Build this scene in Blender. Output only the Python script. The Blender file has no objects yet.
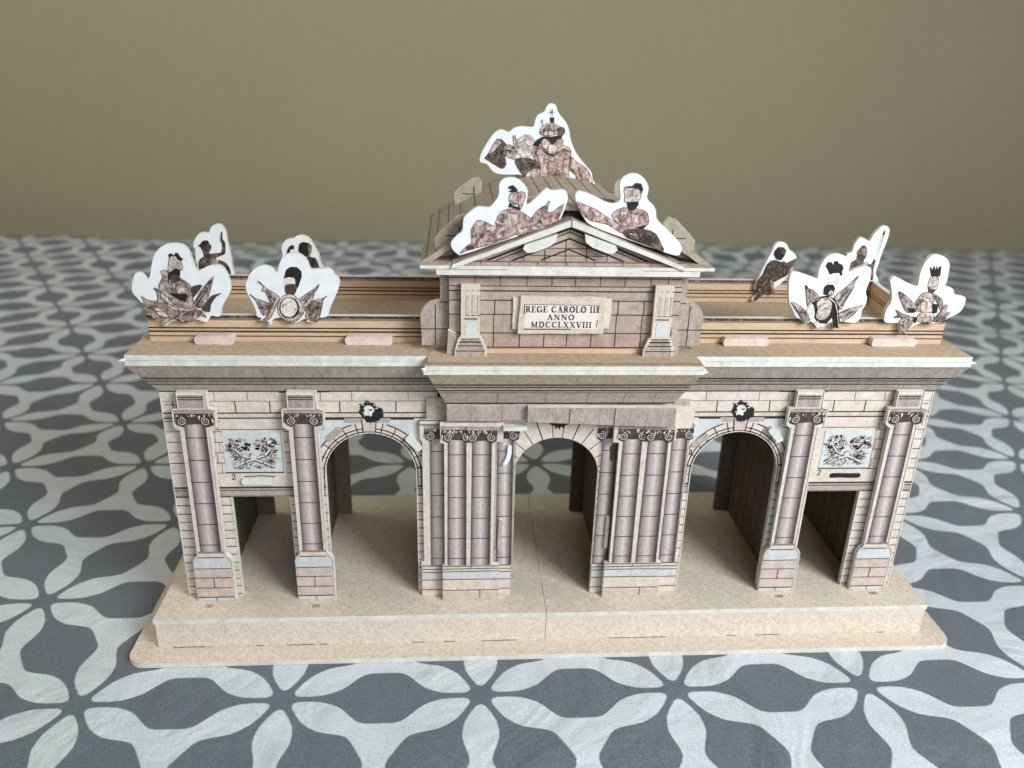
import bpy, bmesh, math, random
from math import sin, cos, pi, radians, sqrt
from mathutils import Vector, Matrix
from mathutils.geometry import tessellate_polygon
random.seed(7)
S = bpy.context.scene
S.unit_settings.scale_length = 0.01            # one unit = one centimetre
COL = S.collection
# ---------------------------------------------------------------- camera
cam = bpy.data.cameras.new('camera'); co = bpy.data.objects.new('camera', cam); COL.objects.link(co); S.camera = co
YAW, PITCH, ROLL = 0.0744, 0.3905, 0.0284
CAM = Vector((-3.741, -24.721, 21.624))
_f = Vector((sin(YAW)*cos(PITCH), cos(YAW)*cos(PITCH), -sin(PITCH))); _r = Vector((cos(YAW), -sin(YAW), 0)); _u = _r.cross(_f)
_r2 = cos(ROLL)*_r + sin(ROLL)*_u; _u2 = -sin(ROLL)*_r + cos(ROLL)*_u
co.matrix_world = Matrix(((_r2.x, _u2.x, -_f.x, CAM.x), (_r2.y, _u2.y, -_f.y, CAM.y), (_r2.z, _u2.z, -_f.z, CAM.z), (0, 0, 0, 1)))
cam.sensor_width = 36; cam.lens = 813.85*36/1024; cam.clip_start = 0.5; cam.clip_end = 2000
cam.dof.use_dof = True; cam.dof.focus_distance = 29.5; cam.dof.aperture_fstop = 0.1
# ---------------------------------------------------------------- light
w = bpy.data.worlds.new('World'); S.world = w; w.use_nodes = True
w.node_tree.nodes['Background'].inputs[0].default_value = (0.88, 0.84, 0.70, 1)
w.node_tree.nodes['Background'].inputs[1].default_value = WORLD_STRENGTH = 0.07
def area(name, loc, target, size, sy, power, col):
    l = bpy.data.lights.new(name, 'AREA'); l.shape = 'RECTANGLE'; l.size = size; l.size_y = sy; l.energy = power; l.color = col
    o = bpy.data.objects.new(name, l); COL.objects.link(o); o.location = loc
    o.rotation_euler = (Vector(target)-Vector(loc)).to_track_quat('-Z', 'Y').to_euler(); return o
area('window_light', (44, -46, 50), (0, 3, 4), 32, 32, 74000, (0.95, 0.98, 1.0))
area('room_light', (-80, 20, 120), (0, 75, 40), 80, 80, 72000, (1.0, 0.95, 0.82))
area('front_fill_light', (20, -105, 52), (0, 0, 5), 60, 40, 38000, (0.95, 0.98, 1.0))  # added fill lamp behind the camera, no real window; brightens the front faces
S.view_settings.view_transform = 'Standard'; S.view_settings.look = 'None'; S.view_settings.exposure = 0.0
# ---------------------------------------------------------------- materials
def lin(c): return tuple((x/255/12.92 if x/255 <= .04045 else ((x/255+.055)/1.055)**2.4) for x in c)
MATS = {}
class NT:
    def __init__(s, name):
        s.m = bpy.data.materials.new(name); s.m.use_nodes = True; s.t = s.m.node_tree; s.N = s.t.nodes; s.L = s.t.links
        s.b = s.N['Principled BSDF']; MATS[name] = s.m
    def n(s, t, **k):
        x = s.N.new(t)
        for a, v in k.items(): setattr(x, a, v)
        return x
    def link(s, a, b): s.L.new(a, b)
    def math(s, op, a, b=None, c=None):
        x = s.n('ShaderNodeMath', operation=op)
        for i, v in enumerate((a, b, c)):
            if v is None: continue
            if isinstance(v, (int, float)): x.inputs[i].default_value = v
            else: s.link(v, x.inputs[i])
        return x.outputs[0]
    def ramp(s, fac, stops):
        r = s.n('ShaderNodeValToRGB'); s.link(fac, r.inputs[0]); e = r.color_ramp.elements
        while len(e) < len(stops): e.new(0.5)
        for i, (p, c) in enumerate(stops): e[i].position = p; e[i].color = (*c, 1) if len(c) == 3 else c
        return r.outputs[0]
    def noise(s, scale, detail=3, rough=.6, vec=None, dist=0):
        x = s.n('ShaderNodeTexNoise'); x.inputs['Scale'].default_value = scale; x.inputs['Detail'].default_value = detail
        x.inputs['Roughness'].default_value = rough; x.inputs['Distortion'].default_value = dist
        s.link(vec if vec else s.geo(), x.inputs['Vector']); return x.outputs['Fac']
    def geo(s):
        if not hasattr(s, '_g'): s._g = s.n('ShaderNodeTexCoord').outputs['Object']
        return s._g
    def mix(s, f, a, b, mode='MIX'):
        x = s.n('ShaderNodeMix', data_type='RGBA', blend_type=mode)
        for i, v in ((0, f), (6, a), (7, b)):
            if isinstance(v, (int, float)): x.inputs[i].default_value = v
            elif isinstance(v, tuple): x.inputs[i].default_value = (*v, 1)
            else: s.link(v, x.inputs[i])
        return x.outputs[2]
    def bump(s, h, st, d=.02):
        x = s.n('ShaderNodeBump'); x.inputs['Strength'].default_value = st; x.inputs['Distance'].default_value = d
        s.link(h, x.inputs['Height']); s.link(x.outputs[0], s.b.inputs['Normal'])
def paper(name, a, b, scale=7, speck=0.35, rough=.62, grain=26, stretch=None, bump=.25):
    """printed card: two close tones mottled, with a fine fibrous speckle"""
    t = NT(name); A, B = lin(a), lin(b)
    vec = t.geo()
    if stretch:
        mp = t.n('ShaderNodeMapping'); mp.inputs['Scale'].default_value = stretch; t.link(vec, mp.inputs[0]); vec = mp.outputs[0]
    n1 = t.noise(scale, 5, .65, vec); c = t.ramp(n1, [(.33, A), (.67, B)])
    n2 = t.noise(grain, 2, .7, vec); g = t.ramp(n2, [(.3, (1-speck,)*3), (.5, (1,)*3), (.7, (1+speck*.35,)*3)])
    c = t.mix(1.0, c, g, 'MULTIPLY')
    t.link(c, t.b.inputs['Base Color']); t.b.inputs['Roughness'].default_value = rough
    t.b.inputs['Specular IOR Level'].default_value = .35
    t.bump(n2, bump, .015); return t
paper('kraft_print', (198, 185, 168), (218, 206, 191), 5, .26, .7, 13)
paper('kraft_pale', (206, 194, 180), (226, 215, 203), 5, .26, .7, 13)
paper('kraft_tan', (164, 145, 122), (190, 171, 148), 5, .25, .7, 14)
paper('stone_print', (204, 190, 178), (224, 212, 202), 3.0, .22, .6, 16)
paper('stone_grey', (160, 150, 140), (184, 174, 164), 4, .25, .6, 16)
paper('stone_pink', (188, 171, 162), (212, 197, 189), 3.0, .22, .6, 16)
paper('stone_mauve', (156, 142, 132), (182, 168, 158), 4, .25, .6, 16, stretch=(1, 1, .4))
paper('parapet_print', (194, 166, 136), (210, 184, 154), 3, .12, .6, 18, stretch=(.3, 1, 1))
paper('roof_print', (154, 143, 129), (177, 165, 151), 4, .2, .6, 18, stretch=(1, .5, 1))
paper('stone_rose', (160, 141, 129), (189, 170, 158), 3.0, .24, .6, 16)
paper('text_ground', (222, 210, 204), (236, 228, 222), 3.0, .1, .6, 16)
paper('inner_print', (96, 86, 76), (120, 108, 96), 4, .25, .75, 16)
paper('blue_grey_print', (190, 192, 194), (213, 214, 216), 3, .18, .6, 16)
paper('pale_blue_print', (196, 201, 201), (213, 217, 217), 5, .1, .55, 16)
paper('white_board', (202, 202, 195), (228, 227, 220), 3, .08, .75, 20, bump=.4)
paper('white_face', (222, 228, 232), (236, 240, 242), 2, .03, .5, 20, bump=.05)
paper('ink_black', (22, 20, 20), (46, 40, 38), 8, .2, .5, 20, bump=0)
paper('ink_dark', (50, 38, 36), (96, 80, 74), 9, .35, .5, 22, bump=0)
paper('ink_brown', (48, 38, 34), (124, 104, 92), 7, .4, .5, 18, bump=0)
paper('ink_line', (44, 34, 31), (68, 54, 48), 6, .2, .6, 18, bump=0)
paper('ink_soft', (128, 108, 96), (150, 130, 118), 6, .2, .6, 18, bump=0)
paper('engraved_mid', (84, 68, 62), (190, 174, 166), 8, .5, .5, 16, bump=0)
paper('engraved_light', (142, 124, 114), (222, 210, 202), 8, .4, .5, 16, bump=0)
paper('engraved_pink', (136, 100, 96), (226, 204, 198), 7, .45, .5, 16, bump=0)
paper('engraved_pale', (206, 202, 196), (232, 230, 226), 8, .3, .5, 16, bump=0)
def sculpt(name, stops, scale=3.2):
    """printed engraving of carved stone: broad soft folds of light and dark with a little grain"""
    t = MATS.get(name); bpy.data.materials.remove(t) if t else None
    t = NT(name); n1 = t.noise(scale, 2.5, .55, None, 1.6); n2 = t.noise(16, 2, .6)
    c = t.ramp(n1, [(p, lin(q)) for p, q in stops]); g = t.ramp(n2, [(.3, (.84,)*3), (.5, (1,)*3), (.7, (1.06,)*3)])
    t.link(t.mix(1.0, c, g, 'MULTIPLY'), t.b.inputs['Base Color']); t.b.inputs['Roughness'].default_value = .5
sculpt('engraved_mid', [(.34, (78, 62, 58)), (.44, (140, 122, 114)), (.55, (176, 160, 152)), (.68, (206, 194, 186))])
sculpt('engraved_light', [(.33, (120, 102, 94)), (.45, (184, 168, 158)), (.6, (222, 210, 202)), (.7, (236, 228, 222))])
sculpt('engraved_pink', [(.33, (96, 68, 66)), (.43, (152, 122, 116)), (.55, (194, 168, 160)), (.68, (226, 208, 200))])
sculpt('ink_brown', [(.34, (38, 30, 28)), (.5, (74, 60, 54)), (.68, (134, 114, 102))], 4)
def shaft_mat(name, dark, mid, light):
    """column print: a drum shaded across its width (printed engraving), read from UV.x"""
    t = NT(name); uv = t.n('ShaderNodeTexCoord').outputs['UV']; sx = t.n('ShaderNodeSeparateXYZ'); t.link(uv, sx.inputs[0])
    c = t.ramp(sx.outputs[0], [(0, lin(dark)), (.16, lin(mid)), (.5, lin(light)), (.72, lin(mid)), (.9, lin(dark)), (1, lin(dark))])
    mp = t.n('ShaderNodeMapping'); mp.inputs['Scale'].default_value = (1, 1, .35); t.link(t.geo(), mp.inputs[0])
    n2 = t.noise(14, 4, .7, mp.outputs[0]); g = t.ramp(n2, [(.3, (.72,)*3), (.5, (1,)*3), (.7, (1.12,)*3)])
    t.link(t.mix(1.0, c, g, 'MULTIPLY'), t.b.inputs['Base Color']); t.b.inputs['Roughness'].default_value = .55
shaft_mat('shaft_mauve', (84, 70, 71), (154, 139, 138), (208, 197, 195))
shaft_mat('shaft_grey', (76, 66, 66), (150, 139, 136), (206, 197, 193))

def cloth_mat():
    t = NT('patterned_cloth'); LX, LY, X0, Y0 = 7.13, 5.94, -2.8, -1.78
    sx = t.n('ShaderNodeSeparateXYZ'); t.link(t.geo(), sx.inputs[0])
    wob = t.n('ShaderNodeTexNoise'); wob.inputs['Scale'].default_value = .05; wob.inputs['Detail'].default_value = 1; t.link(t.geo(), wob.inputs['Vector'])
    ws = t.n('ShaderNodeSeparateColor'); t.link(wob.outputs['Color'], ws.inputs[0])
    u = t.math('ADD', t.math('DIVIDE', t.math('SUBTRACT', sx.outputs[0], X0), LX), t.math('MULTIPLY', t.math('SUBTRACT', ws.outputs[0], .5), .12))
    v = t.math('MULTIPLY', t.math('DIVIDE', t.math('SUBTRACT', sx.outputs[1], Y0), LY), .8660254)
    dark = None
    for k in range(3):
        a = k*pi/3; cx, sn = cos(a), sin(a)
        al = t.math('ADD', t.math('MULTIPLY', u, cx), t.math('MULTIPLY', v, sn))
        pe = t.math('SUBTRACT', t.math('MULTIPLY', v, cx), t.math('MULTIPLY', u, sn))
        q = t.math('DIVIDE', pe, .8660254); m = t.math('ROUND', q)
        dist = t.math('MULTIPLY', t.math('ABSOLUTE', t.math('SUBTRACT', q, m)), .8660254)
        s = t.math('ABSOLUTE', t.math('SUBTRACT', t.math('FRACT', t.math('SUBTRACT', al, t.math('MULTIPLY', m, .5))), .5))
        wd = t.ramp(t.math('MULTIPLY', s, 2), [(p*2, (h, h, h)) for p, h in ((0, .179), (.07, .178), (.10, .170), (.125, .152), (.15, .126), (.18, .092), (.21, .064), (.25, .042), (.30, .024), (.36, .018), (.42, .020), (.455, .036), (.5, .07))])
        e = t.math('SUBTRACT', wd, dist); e = t.math('MULTIPLY', t.math('ADD', e, .004), 125); e = t.math('MINIMUM', t.math('MAXIMUM', e, 0), 1)
        dark = e if dark is None else t.math('MAXIMUM', dark, e)
    weave = t.n('ShaderNodeTexWave', wave_type='BANDS', bands_direction='X'); weave.inputs['Scale'].default_value = 4.2; weave.inputs['Distortion'].default_value = 1.2; weave.inputs['Detail'].default_value = 2; t.link(t.geo(), weave.inputs['Vector'])
    weave2 = t.n('ShaderNodeTexWave', wave_type='BANDS', bands_direction='Y'); weave2.inputs['Scale'].default_value = 4.2; weave2.inputs['Distortion'].default_value = 1.2; weave2.inputs['Detail'].default_value = 2; t.link(t.geo(), weave2.inputs['Vector'])
    fine = t.noise(11, 4, .75)
    lt = t.ramp(fine, [(.3, lin((177, 186, 192))), (.7, lin((211, 218, 223)))])
    dk = t.ramp(fine, [(.3, lin((78, 87, 94))), (.7, lin((112, 120, 128)))])
    c = t.mix(dark, lt, dk)
    t.link(c, t.b.inputs['Base Color']); t.b.inputs['Roughness'].default_value = .75; t.b.inputs['Specular IOR Level'].default_value = .25
    t.b.inputs['Sheen Weight'].default_value = .15
    h = t.math('ADD', t.math('MULTIPLY', t.math('ADD', weave.outputs['Fac'], weave2.outputs['Fac']), .5), fine); h = t.math('ADD', h, t.math('MULTIPLY', t.noise(.22, 3, .5, None, 1.2), 60)); t.bump(h, .5, .02)
cloth_mat()
def wall_mat():
    t = NT('khaki_wall'); n = t.noise(.02, 3, .5); f = t.noise(2.2, 4, .7)
    c = t.ramp(n, [(.3, lin((164, 157, 130))), (.7, lin((174, 167, 139)))]); g = t.ramp(f, [(.3, (.96,)*3), (.7, (1.03,)*3)])
    t.link(t.mix(1., c, g, 'MULTIPLY'), t.b.inputs['Base Color']); t.b.inputs['Roughness'].default_value = .8; t.bump(f, .3, .1)
wall_mat()
TONE = dict(k='ink_black', d='ink_dark', m='engraved_mid', l='engraved_light', p='engraved_pink', w='engraved_pale', b='ink_brown')
# ---------------------------------------------------------------- mesh helper
class MB:
    def __init__(s): s.v = []; s.f = []; s.fm = []; s.mats = []; s.uv = {}
    def mi(s, m):
        if m not in s.mats: s.mats.append(m)
        return s.mats.index(m)
    def face(s, pts, m, uv=None):
        b = len(s.v); s.v += [tuple(p) for p in pts]; s.f.append(tuple(range(b, b+len(pts)))); s.fm.append(s.mi(m))
        if uv: s.uv[len(s.f)-1] = uv
    def flat(s, loops, m, fn, flip=False):
        """fill 2-D loops (first outer, rest holes); fn maps 2-D to 3-D"""
        vs = [[Vector((p[0], p[1], 0)) for p in L] for L in loops]; flatp = [p for L in loops for p in L]
        for t in tessellate_polygon(vs):
            t = [flatp[i] for i in t]
            ar = (t[1][0]-t[0][0])*(t[2][1]-t[0][1])-(t[2][0]-t[0][0])*(t[1][1]-t[0][1])
            if abs(ar) < 1e-9: continue
            if (ar < 0) != flip: t = t[::-1]
            s.face([fn(p) for p in t], m)
    def prism(s, loops, fn, a, b, mf, ms, mb=None):
        """fn(p, depth); a = near depth, b = far depth"""
        s.flat(loops, mf, lambda p: fn(p, a)); s.flat(loops, mb or mf, lambda p: fn(p, b), True)
        for L in loops:
            for i in range(len(L)):
                p, q = L[i], L[(i+1) % len(L)]; s.face([fn(p, a), fn(p, b), fn(q, b), fn(q, a)], ms)
    def xz(s, loops, y0, y1, mf='stone_print', ms='white_board', mb=None):
        if isinstance(loops[0][0], (int, float)): loops = [loops]
        s.prism(loops, lambda p, d: (p[0], d, p[1]), y0, y1, mf, ms, mb)
    def xy(s, loops, z0, z1, mt='kraft_print', ms='white_board', mb=None):
        if isinstance(loops[0][0], (int, float)): loops = [loops]
        s.prism(loops, lambda p, d: (p[0], p[1], d), z1, z0, mt, ms, mb)
    def yz(s, loops, x0, x1, mf='stone_print', ms='white_board', mb=None):
        if isinstance(loops[0][0], (int, float)): loops = [loops]
        s.prism(loops, lambda p, d: (d, p[0], p[1]), x0, x1, mf, ms, mb)
    def box(s, x0, x1, y0, y1, z0, z1, front='stone_print', side='white_board', top=None, bottom=None):
        P = lambda x, y, z: (x, y, z)
        s.face([P(x0, y0, z0), P(x1, y0, z0), P(x1, y0, z1), P(x0, y0, z1)], front); s.face([P(x0, y1, z0), P(x0, y1, z1), P(x1, y1, z1), P(x1, y1, z0)], front)
        s.face([P(x0, y0, z0), P(x0, y0, z1), P(x0, y1, z1), P(x0, y1, z0)], side); s.face([P(x1, y0, z0), P(x1, y1, z0), P(x1, y1, z1), P(x1, y0, z1)], side)
        s.face([P(x0, y0, z1), P(x1, y0, z1), P(x1, y1, z1), P(x0, y1, z1)], top or side); s.face([P(x0, y0, z0), P(x0, y1, z0), P(x1, y1, z0), P(x1, y0, z0)], bottom or side)
    def frustum(s, lo, hi, z0, z1, m, top=None):
        (a0, a1, b0, b1), (c0, c1, d0, d1) = lo, hi
        A = [(a0, b0, z0), (a1, b0, z0), (a1, b1, z0), (a0, b1, z0)]; B = [(c0, d0, z1), (c1, d0, z1), (c1, d1, z1), (c0, d1, z1)]
        for i in range(4): j = (i+1) % 4; s.face([A[i], A[j], B[j], B[i]], m)
        s.face(B, top or m); s.face(A[::-1], m)
    # printed ink on a facade plane y
    def decal(s, poly, y, m, lvl=1): s.flat([poly], m, lambda p: (p[0], y-.005*lvl, p[1]))
    def rect(s, x0, z0, x1, z1, y, m, lvl=1): s.decal([(x0, z0), (x1, z0), (x1, z1), (x0, z1)], y, m, lvl)
    def stroke(s, pts, w, y, m='ink_line', lvl=2, fn=None, taper=False):
        fn = fn or (lambda p: (p[0], y-.005*lvl, p[1]))
        n = len(pts)
        if m in ('ink_line', 'ink_soft') and w < .04 and not taper: w *= 1.25
        for i in range(n-1):
            (ax, az), (bx, bz) = pts[i], pts[i+1]; d = math.hypot(bx-ax, bz-az)
            if d < 1e-6: continue
            nx, nz = -(bz-az)/d, (bx-ax)/d; wa = wb = w/2
            if taper: wa, wb = w/2*(1-i/(n-1)*.8), w/2*(1-(i+1)/(n-1)*.8)
            ex, ez = (bx-ax)/d*w*.25, (bz-az)/d*w*.25
            s.face([fn((ax-nx*wa-ex, az-nz*wa-ez)), fn((bx-nx*wb+ex, bz-nz*wb+ez)), fn((bx+nx*wb+ex, bz+nz*wb+ez)), fn((ax+nx*wa-ex, az+nz*wa-ez))], m)
    def rows(s, x0, x1, z0, z1, n, y, w=.022, m='ink_line', stag=None, lvl=1):
        for i in range(n+1):
            z = z0+(z1-z0)*i/n+random.uniform(-.006, .006)
            s.stroke([(x0, z), (x1, z+random.uniform(-.008, .008))], w*random.uniform(.8, 1.2), y, m, lvl)
            if stag and i < n:
                k = 0; x = x0+stag*(.5 if i % 2 else 1)
                while x < x1-.1: s.stroke([(x, z), (x, z+(z1-z0)/n)], w, y, m, lvl); x += stag
    def build(s, name, parent=None, origin=(0, 0, 0), smooth=False):
        me = bpy.data.meshes.new(name); O = Vector(origin)
        me.from_pydata([tuple(Vector(p)-O) for p in s.v], [], s.f)
        for m in s.mats: me.materials.append(MATS[m])
        me.polygons.foreach_set('material_index', s.fm)
        if s.uv:
            ul = me.uv_layers.new(name='UVMap')
            for fi, uv in s.uv.items():
                for li, c in zip(me.polygons[fi].loop_indices, uv): ul.data[li].uv = c
        me.update(); o = bpy.data.objects.new(name, me); COL.objects.link(o)
        if parent: o.parent = parent; o.location = O - (parent.get('_o') and Vector(parent['_o']) or Vector((0, 0, 0)))
        else: o.location = O
        return o
def tag(o, label=None, cat=None, group=None, kind=None):
    for k, v in (('label', label), ('category', cat), ('group', group), ('kind', kind)):
        if v: o[k] = v
    return o
def arc(cx, cz, r, a0, a1, n=20): return [(cx+r*cos(radians(a0+(a1-a0)*i/n)), cz+r*sin(radians(a0+(a1-a0)*i/n))) for i in range(n+1)]
def rough(L, amp=.01, step=.5):
    out = []
    for i in range(len(L)):
        p, q = L[i], L[(i+1) % len(L)]; d = math.hypot(q[0]-p[0], q[1]-p[1]); n = max(1, int(d/step))
        for k in range(n):
            t = k/n; j = amp if k else amp*.5; out.append((p[0]+(q[0]-p[0])*t+random.uniform(-j, j), p[1]+(q[1]-p[1])*t+random.uniform(-j, j)))
    return out
def rrect(x0, z0, x1, z1, r, n=5):
    o = []
    for cx, cz, a in ((x1-r, z0+r, -90), (x1-r, z1-r, 0), (x0+r, z1-r, 90), (x0+r, z0+r, 180)): o += arc(cx, cz, r, a, a+90, n)
    return o
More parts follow.
